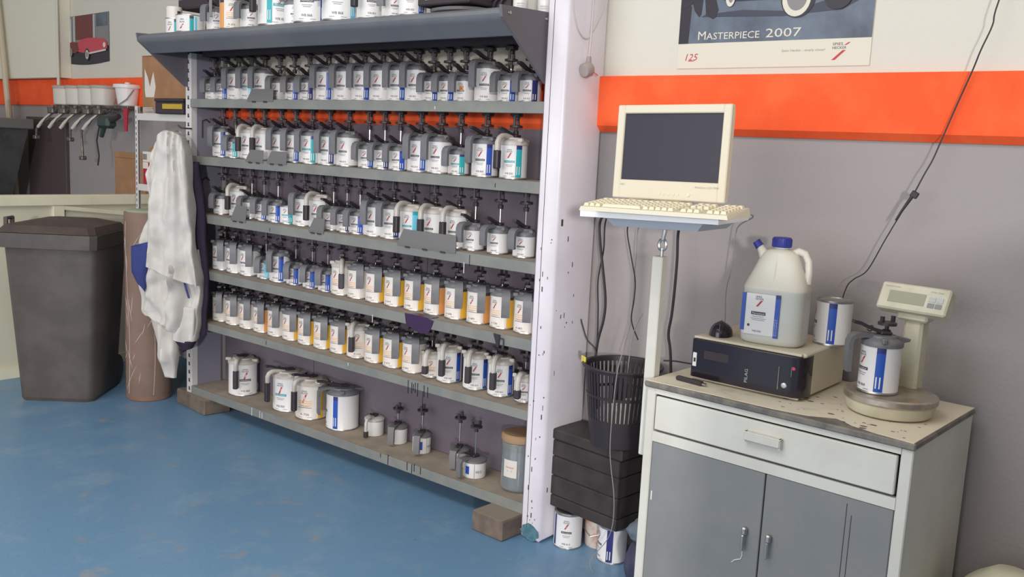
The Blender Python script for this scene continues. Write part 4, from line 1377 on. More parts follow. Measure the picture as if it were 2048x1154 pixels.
mb.build('carcass', cab, smooth=0)
mb = MB(); mb.box((-CW + .02, .03, 0), (-.02, CD - .03, .058), M_dark); mb.build('plinth', cab, smooth=0)
mb = MB().box((-CW - .006, -.010, .8235), (.006, CD + .004, ZC - .002), M_edge, bev=.004)
wt_ = mb.build('worktop', cab)
mb = MB()
# worn cream laminate sheet with a ragged front edge that shows the dark board
rag = [(-CW + .0, -.006), (-.60, .004), (-.50, .004), (-.40, .006), (-.30, .022), (-.255, .05), (-.235, .062), (-.21, .05), (-.18, .028), (-.10, .006), (.0, -.006), (.003, CD), (-CW, CD)]
k = len(rag)
mb.add([(x, y, ZC - .0025) for x, y in rag] + [(x, y, ZC) for x, y in rag], [[i + k for i in range(k)]] + [[i, (i + 1) % k, (i + 1) % k + k, i + k] for i in range(k)], M_worktop)
mb.build('laminate', wt_, smooth=0)
mb = MB()
rs = random.Random(9)
for i in range(60):
    x, y = rs.uniform(-.45, -.02), rs.uniform(.02, .35)
    r = rs.choice([.002, .003, .004, .007])
    mb.lathe([(r, ZC + .0002), (r * .7, ZC + .0006), (0, ZC + .0007)], M_block, 7, Matrix.Translation((x, y, 0)) @ Matrix.Diagonal((1.6, 1, 1, 1)))
so = mb.build('paint_specks', wt_); so['kind'] = 'stuff'
dr = MB().box((-CW + .038, -.004, .690), (-.038, .012, .799), M_cab, bev=.003)
dro = dr.build('drawer', cab)
hd = MB()
hd.box((-.472, -.024, .738), (-.357, -.016, .764), M_cab, bev=.004)
hd.box((-.472, -.024, .760), (-.357, -.003, .766), M_cab, bev=.002)
hd.box((-.472, -.020, .735), (-.466, -.004, .766), M_cab)
hd.box((-.363, -.020, .735), (-.357, -.004, .766), M_cab)
hd.build('drawer_handle', dro)
for side, (xa, xb) in enumerate(((-CW + .034, -CW / 2 - .002 + .012), (-CW / 2 + .002 + .012, -.034))):
    d = MB().box((xa, .002, .088), (xb, .016, .648), M_door, bev=.002).build('door', cab)
    hx = xb - .045 if side == 0 else xa + .028
    h_ = MB()
    h_.box((hx - .008, -.014, .446), (hx + .008, .002, .470), M_tin, bev=.004)
    h_.box((hx - .005, -.018, .398), (hx + .005, -.010, .448), M_tin if side == 0 else M_door, bev=.003)
    h_.build('door_handle', d)
    if side == 0:
        dd = MB()
        dd.tube([(hx, -.011, .438), (hx - .006, .0012, .41), (hx - .004, .001, .378), (hx - .008, .001, .365), (hx - .028, .001, .355), (hx - .036, .001, .345)], .0015, M_white, 5)
        dd.box((xa + .008, .001, .455), (xa + .012, .003, .485), M_white)
        dd.build('white_paint_run', d)
    else:
        dd = MB()
        for xx, z0_, z1_ in ((xb - .125, .40, .63), (xb - .11, .38, .60)):
            dd.box((xx, .0012, z0_), (xx + .0018, .0025, z1_), M_dark)
        dd.build('dark_scratch', d, smooth=0)

# ------------------------------------------------------------------ computer case lying on the cabinet
pc = thing('computer_case', 'beige computer case with glossy black front lying on the cabinet', 'computer', (-1.367, 2.634, ZC), radians(0))
PW, PD, PH = .367, .345, .143
mb = MB()
mb.box((0, .012, .006), (PW, PD, PH), M_computer, bev=.004)
mb.build('case_shell', pc)
mb = MB()
mb.box((0, .0, .002), (PW - .01, .014, .010), M_computer, bev=.002)
mb.box((0, .0, PH - .008), (PW - .01, .014, PH), M_computer, bev=.002)
mb.build('front_frame', pc)
mb = MB()
fp = [(0, .014), (0, -.006), (.04, -.010), (.20, -.018), (.30, -.020), (.345, -.016), (.366, -.002), (PW + .004, .016), (PW + .004, .06), (PW, .07), (PW, .014)]
k = len(fp)
vs = [(x, y, .011) for x, y in fp] + [(x, y, PH - .009) for x, y in fp]
mb.add(vs, [[i, (i + 1) % k, (i + 1) % k + k, i + k] for i in range(k)] + [list(range(k))[::-1], [i + k for i in range(k)]], M_glossblack)
mb.build('front_panel', pc, smooth=40)
mb = MB(); mb.box((.004, -.0085, .045), (.018, -.005, .09), M_white, bev=.001); mb.box((.008, -.0093, .06), (.015, -.008, .073), M_black); mb.build('port_cover', pc, smooth=0)
mb = MB(); mb.tube([(.30, -.0215, .03), (.30, -.0215, .10)], .002, M_metal, 6); mb.tube([(.338, -.019, .075), (.338, -.019, .105)], .0016, M_metal, 6); mb.build('trim_strip', pc)
mb = MB(); mb.lathe([(0, 0), (.010, 0), (.008, .003), (0, .004)], M_metal, 14, Matrix.Translation((.318, -.0195, .045)) @ Matrix.Rotation(pi / 2, 4, 'X')); mb.build('power_button', pc)
mb = MB(); mb.lathe([(0, 0), (.006, 0), (.004, .002), (0, .002)], M_pp_red, 12, Matrix.Translation((.343, -.0175, .10)) @ Matrix.Rotation(pi / 2, 4, 'X')); mb.build('indicator', pc)
mb = MB(); text_flat(mb, 'PILAG', .2, .030, .010, M_pp_pale, -.0190, .042, vertical=True); mb.build('front_lettering', pc, smooth=0)
mb = MB(); mb.box((.045, -.0145, .075), (.24, -.0118, .104), M_blackm, bev=.002); mb.build('drive_flap', pc, smooth=0)

# mouse
ms = thing('mouse', 'glossy black computer mouse on the computer case', 'mouse', (-1.315, 2.715, ZC + PH + .0005), radians(20))
ms.scale = (1.12, 1.12, 1.12)
mb = MB()
prof = []
nu, nv = 20, 8
vs, fs = [], []
for j in range(nv + 1):
    ph = j / nv * pi / 2
    for i in range(nu):
        a = 2 * pi * i / nu
        rx, ry = .034, .052
        vs.append((rx * cos(a) * cos(ph) ** .7, ry * sin(a) * cos(ph) ** .7, .036 * sin(ph) * (1 - .22 * sin(a))))
for j in range(nv):
    for i in range(nu):
        i2 = (i + 1) % nu
        fs.append([j * nu + i, j * nu + i2, (j + 1) * nu + i2, (j + 1) * nu + i])
fs.append(list(range(nu))[::-1])
mb.add(vs, fs, M_glossblack); mb.build('mouse_shell', ms, smooth=60)
mb = MB(); mb.lathe([(0, -.004), (.007, -.004), (.007, .004), (0, .004)], M_pp_grey, 12, Matrix.Translation((0, -.028, .031)) @ Matrix.Rotation(pi / 2, 4, 'Y')); mb.build('scroll_wheel', ms)
mb = MB(); mb.box((-.0006, -.05, .018), (.0006, -.02, .036), M_pp_grey); mb.build('button_gap', ms, smooth=0)

# jug
jg = thing('plastic_jug', 'milky plastic jug with blue cap and label standing on the computer case', 'jug', (-1.150, 2.745, ZC + PH + .0005), radians(8))
jg.scale = (.93, .95, 1.0)
mb = MB()
def sq_ring(hx, hy, z, n=36, p=3.2, cx=0, cy=0):
    out = []
    for i in range(n):
        a = 2 * pi * i / n
        c, s_ = cos(a), sin(a)
        r = 1.0 / ((abs(c) ** p + abs(s_) ** p) ** (1 / p))
        out.append((cx + hx * c * r, cy + hy * s_ * r, z))
    return out
SEC = [(.094, .066, 0.0, 3.4), (.103, .074, .006, 3.6), (.105, .076, .02, 3.8), (.105, .076, .10, 3.8), (.1045, .0755, .168, 3.8), (.106, .077, .172, 3.8), (.105, .076, .178, 3.6), (.100, .072, .192, 3.2),
       (.089, .063, .215, 2.9), (.077, .055, .242, 2.7), (.067, .049, .266, 2.5), (.060, .045, .280, 2.4), (.048, .039, .290, 2.3), (.028, .028, .296, 2.0), (.024, .024, .298, 2.0), (.024, .024, .306, 2.0)]
n = 40
vs = []
for hx, hy, z, p in SEC:
    vs += sq_ring(hx, hy, z, n, p)
fs = []
for j in range(len(SEC) - 1):
    for i in range(n):
        i2 = (i + 1) % n
        fs.append([j * n + i, j * n + i2, (j + 1) * n + i2, (j + 1) * n + i])
fs += [list(range(n))[::-1], [(len(SEC) - 1) * n + i for i in range(n)]]
nf = 4 * n
mb.add(vs, fs[nf:], M_jug); mb.f += fs[:nf]; mb.mi += [mb.m(M_jugfluid)] * nf; mb.build('jug_body', jg, smooth=60)
mb = MB()
for i in range(7):
    a = radians(-160 + i * 24)
    mb.tube([(.095 * cos(a), .068 * sin(a), .198), (.073 * cos(a), .053 * sin(a), .245), (.056 * cos(a), .043 * sin(a), .282)], [.0015, .003, .0015], M_jug, 6)
mb.build('shoulder_rib', jg)
mb = MB()
mb.tube([(.040, .006, .282), (.058, .006, .292), (.078, .006, .286), (.091, .006, .264), (.095, .006, .232), (.092, .006, .195)], [.014, .0125, .012, .012, .0125, .016], M_jug, 12)
mb.build('handle', jg)
mb = MB()
mb.lathe([(0, .302), (.031, .302), (.032, .305), (.031, .329), (.028, .332), (0, .333)], M_bluecap, 28)
for i in range(28):
    a = 2 * pi * i / 28
    mb.box((-.0008, -.0008, .305), (.0008, .0008, .327), M_bluecap, Matrix.Translation((.0318 * cos(a), .0318 * sin(a), 0)))
mb.build('cap', jg)
mb = MB()
mb.tube([(-.050, -.01, .262), (-.060, -.01, .285), (-.071, -.01, .300)], [.018, .015, .012], M_jug, 12)
ve = mb.build('vent_neck', jg)
mb = MB(); mb.tube([(-.070, -.01, .297), (-.084, -.01, .314)], [.0145, .013], M_bluecap, 14); mb.build('vent_cap', ve)
# label of the jug on its front face (front = -Y of the jug)
mb = MB()
yl = -.0785
mb.add([(-.092, yl + .012, .030), (-.078, yl, .030), (.030, yl, .030), (.030, yl, .158), (-.078, yl, .158), (-.092, yl + .012, .158)], [(1, 2, 3, 4), (0, 1, 4, 5)], M_white)
mb.box((-.094, yl - .0002, .040), (-.082, yl + .004, .158), M_blue)
mb.box((.018, yl - .0012, .026), (.034, yl + .001, .160), M_blue)
mb.box((.018, yl - .0016, .148), (.034, yl - .001, .160), M_navy)
text_flat(mb, 'SPIES', -.048, .146, .0055, M_ink, yl - .0008, .020); text_flat(mb, 'HECKER', -.048, .139, .0055, M_ink, yl - .0008, .026)
mb.add([(-.046, yl - .0008, .118), (-.039, yl - .0008, .118), (-.024, yl - .0008, .137), (-.031, yl - .0008, .137)], [(0, 1, 2, 3)], M_red)
mb.box((-.060, yl - .0008, .092), (-.012, yl, .102), M_ink)
text_flat(mb, 'Permahyd', -.056, .0945, .005, M_white, yl - .0014, .040)
for z, a, c in ((.086, -.056, -.018), (.080, -.060, -.010), (.075, -.056, -.014)):
    mb.box((a, yl - .0006, z), (c, yl, z + .0016), M_inkgrey)
mb.lathe([(.0045, 0), (0, 0)], M_ink, 14, Matrix.Translation((-.066, yl - .0008, .058)) @ Matrix.Rotation(pi / 2, 4, 'X'))
text_flat(mb, 'WB 0705', -.052, .038, .006, M_ink, yl - .0008, .030)
for i in range(2):
    text_flat(mb, 'Permahyd', .029 - .006 * i, .034, .003, M_white, yl - .0018, .05, vertical=True)
mb.build('jug_label', jg, smooth=0)

# tin behind the jug, tin on the scale
make_tin(-1.018, 2.888, ZC + PH + .0005, 'T', 'b', 'x', 0, radians(-150), 'b', 'WB 835', .2, 'unopened blue-striped tin beside the jug on the computer case', 'tins on the cabinet', 1.33)
rim = MB(); rim.lathe([(.050, .1365), (.046, .139), (.042, .1365), (0, .1365)], M_tin, 24); rim.build('tin_lid', bpy.data.objects[-1] if False else [o for o in col.objects if o.get('label', '').startswith('unopened blue')][0])
make_tin(-.808, 2.712, ZC + .0625, 'T', 'b', 'g', radians(-139), radians(-128), 'b', 'WB 868', .21, 'blue-striped tin with grey pouring lid standing on the round scale', 'tins on the cabinet', .98)

# marker pen / cutter on the edge
kn = thing('cutter', 'black cutter handle lying at the front edge of the cabinet top', 'cutter', (-1.392, 2.585, ZC + .0005), radians(-8))
MB().box((0, -.010, 0), (.10, .010, .014), M_black, bev=.004).build('handle', kn)
MB().box((.10, -.006, .004), (.112, .006, .010), M_metal, bev=.001).build('blade', kn, smooth=0)

# ------------------------------------------------------------------ scale
sc = thing('scale', 'round steel-dish weighing scale with raised display at the cabinet corner', 'scale', (-.775, 2.735, ZC + .0005), radians(-8))
MB().lathe([(0, .004), (.112, .004), (.118, .010), (.124, .038), (.122, .042), (0, .042)], M_scalepaint, 44).build('base', sc)
MB().lathe([(0, .042), (.127, .040), (.130, .044), (.130, .058), (.124, .062), (.118, .0605), (0, .0605)], M_dish, 44).build('dish', sc)
mb = MB()
mb.box((-.028, .095, .0), (.028, .150, .275), M_scalepaint, bev=.008)
mb.build('column', sc)
mb = MB()
mb.box((-.045, .08, .262), (.045, .14, .292), M_scalepaint, bev=.006)
mb.build('column_head', sc)
Md = Matrix.Translation((.0, .095, .322)) @ Matrix.Rotation(radians(-26), 4, 'X') @ Matrix.Rotation(radians(0), 4, 'Y')
mb = MB(); mb.box((-.102, -.022, -.042), (.102, .022, .042), M_scalepaint, Md, bev=.005); dh = mb.build('display_housing', sc)
mb = MB(); mb.box((-.072, -.0232, -.020), (.036, -.0215, .016), M_lcd, Md); mb.build('lcd', dh, smooth=0)
mb = MB()
for i, (bx0, bz0, mt) in enumerate(((.046, -.004, M_pp_pale), (.068, -.004, M_pp_pale), (.046, -.022, M_pp_grey), (.068, -.022, M_pp_grey))):
    mb.box((bx0, -.0236, bz0), (bx0 + .019, -.0215, bz0 + .014), mt, Md)
mb.build('key', dh, smooth=0)
mb = MB(); text_flat(mb, 'sartorius', -.09, .026, .006, M_inkgrey, -.0224, .045, M=Md); text_flat(mb, 'PMA 7500', .046, .024, .0045, M_inkgrey, -.0224, .036, M=Md); mb.build('lettering', dh, smooth=0)

# ------------------------------------------------------------------ keyboard arm, tray, monitor, keyboard
ar = thing('support_arm', 'white square-tube arm holding the keyboard tray beside the cabinet', 'arm', (-1.4795, 2.575, 0))
MB().box((-.019, -.019, .575), (.019, .019, 1.235), M_cab, bev=.003).build('square_tube', ar)
mb = MB()
mb.tube([(.005, 0, 1.235), (.005, 0, 1.262)], .006, M_metal, 8)
ring = [(.005 + .013 * cos(2 * pi * i / 14), 0, 1.272 + .018 * sin(2 * pi * i / 14)) for i in range(15)]
mb.tube(ring, .005, M_metal, 6, cap=False)
mb.tube([(.005, 0, 1.288), (.010, 0, 1.315), (.010, 0, 1.34)], [.007, .008, .008], M_metal, 8)
mb.build('ring_bolt', ar)
mb = MB(); mb.lathe([(0, 1.322), (.022, 1.322), (.022, 1.350), (.018, 1.3755), (0, 1.3755)], M_pp_pale, 16, Matrix.Translation((.010, 0, 0))); mb.build('socket', ar)
TR = radians(12)
ty = thing('keyboard_tray', 'white laminate keyboard tray on the support arm', 'tray', (-1.415, 2.50, 1.364))
ty.rotation_euler = (radians(1.0), radians(-1.8), 0)
mb = MB()
tp = [(-.236, -.14), (.236, -.14), (.222, .0), (.205, .12), (-.215, .12)]
k = len(tp)
mb.add([(x, y, 0) for x, y in tp] + [(x, y, .022) for x, y in tp], [list(range(k))[::-1], [i + k for i in range(k)]] + [[i, (i + 1) % k, (i + 1) % k + k, i + k] for i in range(k)], M_tray)
mb.build('tray_board', ty, smooth=0)
mb = MB(); mb.add([(-.15, -.08, -.028), (.14, -.08, -.028), (.14, .11, -.028), (-.15, .11, -.028), (-.17, -.10, -.0005), (.17, -.10, -.0005), (.17, .115, -.0005), (-.17, .115, -.0005)],
                  [(0, 3, 2, 1), (4, 5, 6, 7), (0, 1, 5, 4), (1, 2, 6, 5), (2, 3, 7, 6), (3, 0, 4, 7)], mat('tray_bracket_grey', rgb(168, 172, 180), .45)); mb.build('under_bracket', ty, smooth=0)
kb = thing('keyboard', 'aged cream computer keyboard on the white tray', 'keyboard', (-1.352, 2.345, 1.388))
kb.rotation_euler = (radians(2.0), radians(-1.2), radians(1.5))
kb.scale = (1.03, 1.0, 1.0)
mb = MB()
mb.add([(-.232, -.075, 0), (.232, -.075, 0), (.232, .075, 0), (-.232, .075, 0), (-.228, -.072, .012), (.228, -.072, .012), (.228, .072, .024), (-.228, .072, .024)],
       [(0, 3, 2, 1), (4, 5, 6, 7), (0, 1, 5, 4), (1, 2, 6, 5), (2, 3, 7, 6), (3, 0, 4, 7)], M_computer)
mb.build('keyboard_body', kb, smooth=0)
kc = MB()
kc.add([(-.0085, -.0085, 0), (.0085, -.0085, 0), (.0085, .0085, 0), (-.0085, .0085, 0), (-.006, -.006, .009), (.006, -.006, .009), (.006, .0065, .010), (-.006, .0065, .010)],
       [(4, 5, 6, 7), (0, 1, 5, 4), (1, 2, 6, 5), (2, 3, 7, 6), (3, 0, 4, 7)], M_key)
KM = kc.mesh('key', 0)
kcw = MB()
kcw.add([(-.05, -.0085, 0), (.05, -.0085, 0), (.05, .0085, 0), (-.05, .0085, 0), (-.047, -.006, .009), (.047, -.006, .009), (.047, .0065, .010), (-.047, .0065, .010)],
        [(4, 5, 6, 7), (0, 1, 5, 4), (1, 2, 6, 5), (2, 3, 7, 6), (3, 0, 4, 7)], M_key)
KW = kcw.mesh('space_key', 0)
for r in range(6):
    y = -.058 + r * .0195 + (.006 if r == 5 else 0)
    zz = .012 + (y + .072) / .144 * .012
    for c in range(23):
        x = -.213 + c * .01945
        if c in (15, 19):
            continue
        if r == 0 and 3 <= c <= 9:
            if c == 6:
                link('key', KW, kb, (x, y, zz)).scale = (1.25, 1, 1)
            continue
        if r in (2,) and 16 <= c <= 18:
            continue
        link('key', KM, kb, (x, y, zz))
mn = thing('monitor', 'beige flat computer monitor with dark screen standing on the white tray', 'monitor', (-1.428, 2.525, 1.3885))
mn.rotation_euler = (radians(1.0), radians(-1.2), radians(1.0))
MB().lathe([(0, 0), (.118, 0), (.120, .006), (.10, .016), (.05, .02), (0, .02)], M_computer, 32, sy=.75).build('foot', mn)
mb = MB(); mb.box((-.04, -.012, .015), (.04, .03, .12), M_computer, bev=.008); mb.build('stand', mn)
mb = MB(); mb.box((-.20, .08, .0), (-.13, .13, .05), M_computer, bev=.004); mb.build('cable_box', mn)
Mt = Matrix.Translation((0, -.02, .030)) @ Matrix.Rotation(radians(-4), 4, 'X')
SWd, SHt = .194, .290
mb = MB()
fw, fb_ = .026, .058
z0, z1 = 0.0, SHt
xs = [-SWd, -SWd + fw, SWd - fw, SWd]; zs = [z0, z0 + fb_, z1 - fw, z1]
mb.box((-SWd, -.012, z0), (-SWd + fw, .012, z1), M_computer, Mt, bev=.003)
mb.box((SWd - fw, -.012, z0), (SWd, .012, z1), M_computer, Mt, bev=.003)
mb.box((-SWd + fw - .002, -.012, z1 - fw), (SWd - fw + .002, .012, z1), M_computer, Mt, bev=.003)
mb.box((-SWd + fw - .002, -.012, z0), (SWd - fw + .002, .012, z0 + fb_), M_computer, Mt, bev=.003)
bz = mb.build('bezel', mn)
mb = MB(); mb.box((-SWd + fw - .001, -.004, z0 + fb_ - .001), (SWd - fw + .001, .004, z1 - fw + .001), M_screen, Mt); mb.build('screen', mn, smooth=0)
mb = MB(); mb.box((-SWd + .008, .012, z0 + .01), (SWd - .008, .042, z1 - .008), M_computer, Mt, bev=.012); mb.build('back_shell', mn)
for i in range(5):
    MB().box((-.028 + i * .016, -.0135, .016), (-.020 + i * .016, -.0115, .022), M_key, Mt).build('button', mn, smooth=0)
MB().lathe([(0, 0), (.007, 0), (.006, .003), (0, .003)], M_key, 16, Mt @ Matrix.Translation((.075, -.0115, .02)) @ Matrix.Rotation(pi / 2, 4, 'X')).build('power_button', mn)
mb = MB(); text_flat(mb, 'NEC', -SWd + .028, .040, .006, M_inkgrey, -.0124, .017, M=Mt); text_flat(mb, 'MultiSync LCD1700V', .095, .040, .006, M_inkgrey, -.0124, .078, shear=.25, M=Mt)
mb.build('lettering', bz, smooth=0)

# ------------------------------------------------------------------ crate, basket, tins, bag below
cr = thing('slatted_crate', 'black box with grooved sides standing on paint tins beside the column', 'crate', (-1.885, 2.935, .150), radians(-6))
mb = MB()
mb.box((-.165, -.088, 0), (.165, .088, .30), M_blackm)
mb.build('core', cr, smooth=0)
for i, (z0, z1) in enumerate(((0.0, .045), (.049, .125), (.129, .205), (.209, .272))):
    MB().box((-.172 + .003 * (i == 0), -.095, z0), (.172, -.086, z1), M_crate, bev=.003).build('slat', cr, smooth=0)
    MB().box((.163, -.095, z0), (.172, .095, z1), M_crate, bev=.003).build('slat', cr, smooth=0)
MB().box((-.178, -.10, .276), (.178, .098, .318), M_crate, bev=.005).build('crate_lid', cr)
bs = thing('laundry_basket', 'black slotted plastic basket standing on the black box', 'basket', (-1.795, 2.905, .4695))
def rad_at(z):
    return .108 + (.142 - .108) * z / .30
mb = MB()
mb.lathe([(0, .003), (rad_at(0) - .004, .003), (rad_at(0), 0), (rad_at(.10), .10), (rad_at(.10) - .004, .10), (rad_at(0) - .004, .006), (0, .006)], M_basket, 48)
mb.build('basket_base', bs)
mb = MB()
for z, t in ((.185, .010), (.283, .012)):
    mb.lathe([(rad_at(z) - .004, z), (rad_at(z) + .002, z), (rad_at(z + t) + .002, z + t), (rad_at(z + t) - .004, z + t), (rad_at(z) - .004, z)], M_basket, 48)
mb.lathe([(rad_at(.295) - .004, .292), (rad_at(.295) + .010, .292), (rad_at(.30) + .012, .298), (rad_at(.30) + .008, .303), (rad_at(.30) - .003, .301), (rad_at(.295) - .004, .292)], M_basket, 48)
mb.build('basket_rim', bs)
sl_ = MB(); sl_.box((-.003, -.0045, 0), (.001, .0045, 1), M_basket)
for i in range(48):
    a = 2 * pi * i / 48
    mb = MB()
    for z0, z1 in ((.098, .188), (.192, .285)):
        ra, rb_ = rad_at(z0), rad_at(z1)
        w = .0048
        mb.add([(ra - .004, -w, z0), (ra, -w, z0), (ra, w, z0), (ra - .004, w, z0), (rb_ - .004, -w, z1), (rb_, -w, z1), (rb_, w, z1), (rb_ - .004, w, z1)],
               [(0, 1, 5, 4), (1, 2, 6, 5), (2, 3, 7, 6), (3, 0, 4, 7)], M_basket)
    key = 'basket_slat'
    me = cached(key, lambda: mb.mesh('slat', 0))
    link('slat', me, bs, rz=a)
yt = MB(); yt.box((-.02, -.004, -.014), (.02, .004, .012), M_yellowtag, Matrix.Translation((-.128, -.075, .300)) @ Matrix.Rotation(-.6, 4, 'Z'), bev=.003)
tag(yt.build('yellow_rag', None, (-1.795, 2.905, .4775)), 'yellow scrap clipped over the rim of the black basket', 'scrap')
pr = thing('waste_paper', 'white waste paper inside the black slotted basket', 'paper', (-1.795, 2.905, .477))
mb = MB()
vs, fs = [], []
rp = random.Random(2)
for j in range(6):
    for i in range(10):
        a = radians(-130 + i * 14)
        rr = .106 + rp.uniform(-.010, .002)
        vs.append((rr * cos(a), rr * sin(a), .085 + .125 * j / 5 * (i / 9) ** .5 + rp.uniform(-.006, .006)))
for j in range(5):
    for i in range(9):
        a = j * 10 + i
        fs.append([a, a + 1, a + 11, a + 10])
mb.add(vs, fs, M_paper); mb.build('sheet', pr, smooth=0)
# three tins under the crate
make_tin(-1.985, 2.885, .0005, 'T', '-', 'x', 0, radians(-62), 'b', 'WB 814', .2, 'white tin on the floor beside the white column, lid speckled', 'tins on the floor', .8)
o = make_tin(-1.785, 2.900, .0005, 'T', 'n', 'x', 0, radians(-125), 'b', 'WB 802', .2, 'white tin with navy stripe on the floor next to the dark bag', 'tins on the floor', 1.0)
TINL = MB().lathe([(0, .137), (.048, .137), (.053, .139), (.054, .1436), (.050, .1452), (.046, .1425), (0, .1425)], M_tin, 28).mesh('tin_lid')
for o in [q for q in col.objects if q.get('label', '').startswith('white tin')]:
    link('tin_lid', TINL, o)
nv_ = MB(); nv_.patch(.0566, -.12, .12, .01, .135, M_navy)
nv_.build('label_stripe', [q for q in col.objects if q.get('label', '').startswith('white tin on the floor')][0], rz=radians(-118))
bu = thing('bucket', 'pale stained pot on the floor between the two tins', 'bucket', (-1.897, 2.985, .0005))
MB().lathe([(0, 0), (.060, 0), (.062, .01), (.066, .135), (.069, .137), (.069, .147), (0, .147)], mat('stained_bucket', rgb(206, 196, 186), .5, c2=rgb(196, 140, 112), vscale=18, lo=.5, hi=.7), 28).build('bucket_body', bu)
MB().tube([(-.066, 0, .125), (-.05, -.05, .07), (0, -.072, .05), (.05, -.05, .07), (.066, 0, .125)], .002, M_metal, 5).build('bail_handle', bu)
bg_ = thing('bag', 'dark blue crumpled bag on the floor between tins and cabinet', 'bag', (-1.530, 2.71, 0))
def lump(mb, rx, ry, z0, z1, mt, seed, n=32, m=18, amp=.14):
    vs, fs = [], []
    for j in range(m + 1):
        t = j / m
        prof_ = (sin(pi * min(max(t, .02), .985)) ** .45)
        for i in range(n):
            a = 2 * pi * i / n
            nz_ = mnoise.noise(Vector((cos(a) * 1.6, sin(a) * 1.6, t * 2.5 + seed))) + .5 * mnoise.noise(Vector((cos(a) * 4, sin(a) * 4, t * 6 + seed)))
            k_ = prof_ * (1 + amp * nz_)
            vs.append((rx * cos(a) * k_, ry * sin(a) * k_, max(z0 + (z1 - z0) * t + .015 * nz_ * (1 - t), z0)))
    for j in range(m):
        for i in range(n):
            i2 = (i + 1) % n
            fs.append([j * n + i, j * n + i2, (j + 1) * n + i2, (j + 1) * n + i])
    fs += [list(range(n))[::-1], [m * n + i for i in range(n)]]
    mb.add(vs, fs, mt)
mb = MB(); lump(mb, .066, .075, .0, .24, M_bag, 1.0); mb.build('bag_body', bg_, smooth=50)
mb = MB(); lump(mb, .070, .080, .0, .07, M_bagblue, 4.0, amp=.05); mb.build('bag_base', bg_, smooth=50)
mb = MB(); lump(mb, .064, .07, .20, .30, M_bagtop, 6.0, amp=.2); mb.build('bag_flap', bg_, smooth=50)
# sack at the bottom right corner of the view
sk = thing('sack', 'pale cream sack top at the lower right beside the cabinet', 'sack', (-.415, 2.79, 0))
mb = MB(); lump(mb, .185, .17, 0, .455, M_sack, 9.0, n=40, m=24, amp=.10); mb.build('sack_body', sk, smooth=60)

# ------------------------------------------------------------------ big poster on the back wall
po_ = thing('wall_poster', 'large car poster with white bottom margin above the orange stripe', 'poster', (0, WY - .002, 0))
MB().box((-1.745, -.002, 1.872), (-1.046, 0, 2.76), M_pp_white).build('sheet', po_, smooth=0)
MB().box((-1.7445, -.0026, 1.960), (-1.0465, -.002, 2.72), M_pp_dark).build('photo_print', po_, smooth=0)
ZO2 = [0.0]
def qflat(name, items):
    m_ = MB()
    for i, (poly, mt) in enumerate(items):
        m_.prism(poly, .0004, mt, Matrix.Translation((0, -.0032 - ZO2[0], 0)))
        ZO2[0] += .0005
    m_.build(name, po_, smooth=0)
qflat('shadow_print', [([(-1.7445, 1.960), (-1.705, 1.960), (-1.70, 2.09), (-1.7445, 2.12)], M_pp_black), ([(-1.69, 2.10), (-1.69, 2.72), (-1.7445, 2.72), (-1.7445, 2.08)], M_pp_black),
                       ([(-1.66, 2.052), (-1.50, 2.046), (-1.35, 2.040), (-1.26, 2.046), (-1.15, 2.052), (-1.10, 2.078), (-1.20, 2.086), (-1.32, 2.055), (-1.5, 2.068), (-1.64, 2.06)], mat('poster_shadow_print', rgb(58, 62, 76), .4))])
qflat('shoe_print', [([(-1.700, 2.115), (-1.688, 2.075), (-1.668, 2.052), (-1.660, 2.060), (-1.656, 2.112), (-1.66, 2.3), (-1.70, 2.3)], M_pp_black),
                     ([(-1.648, 2.112), (-1.640, 2.057), (-1.612, 2.043), (-1.600, 2.050), (-1.594, 2.075), (-1.606, 2.11), (-1.60, 2.3), (-1.65, 2.3)], M_pp_black)])
def disc(cx, cz, rx, rz, n=24):
    return [(cx + rx * cos(2 * pi * i / n), cz + rz * sin(2 * pi * i / n)) for i in range(n)]
qflat('car_print', [([(-1.60, 2.118), (-1.56, 2.10), (-1.40, 2.098), (-1.20, 2.09), (-1.06, 2.10), (-1.06, 2.25), (-1.30, 2.40), (-1.50, 2.38), (-1.60, 2.25)], M_pp_black),
                    ([(-1.49, 2.116), (-1.36, 2.108), (-1.36, 2.18), (-1.49, 2.18)], M_pp_maroon),
                    (disc(-1.302, 2.098, .060, .066), M_pp_black), (disc(-1.307, 2.096, .050, .060), M_pp_white), (disc(-1.305, 2.101, .036, .046), M_pp_grey), (disc(-1.302, 2.101, .010, .012), M_pp_pale),
                    (disc(-1.548, 2.115, .018, .034), M_pp_white), (disc(-1.546, 2.116, .010, .022), M_pp_grey), (disc(-1.165, 2.096, .046, .044), M_pp_black)])
mb = MB()
vw = .388
text_flat(mb, 'M', -1.666, 1.972, .030, M_pp_white, -.0034, .030)
text_flat(mb, 'ASTERPIECE', -1.633, 1.972, .0235, M_pp_white, -.0034, .202)
text_flat(mb, '2007', -1.408, 1.972, .029, M_pp_white, -.0034, .126)
mb.build('title_lettering', po_, smooth=0)
mb = MB(); text_flat(mb, '125', -1.712, 1.900, .024, M_red, -.0026, .046, shear=.25)
mb.box((-1.70, -.0028, 1.897), (-1.676, -.0024, 1.899), M_red)
mb.build('anniversary_mark', po_, smooth=0)
mb = MB()
text_flat(mb, 'SPIES', -1.171, 1.938, .0085, M_ink, -.0026, .034); text_flat(mb, 'HECKER', -1.171, 1.926, .0085, M_ink, -.0026, .046)
mb.add([(-1.171, -.0027, 1.891), (-1.160, -.0027, 1.891), (-1.126, -.0027, 1.922), (-1.137, -.0027, 1.922)], [(0, 1, 2, 3)], M_red)
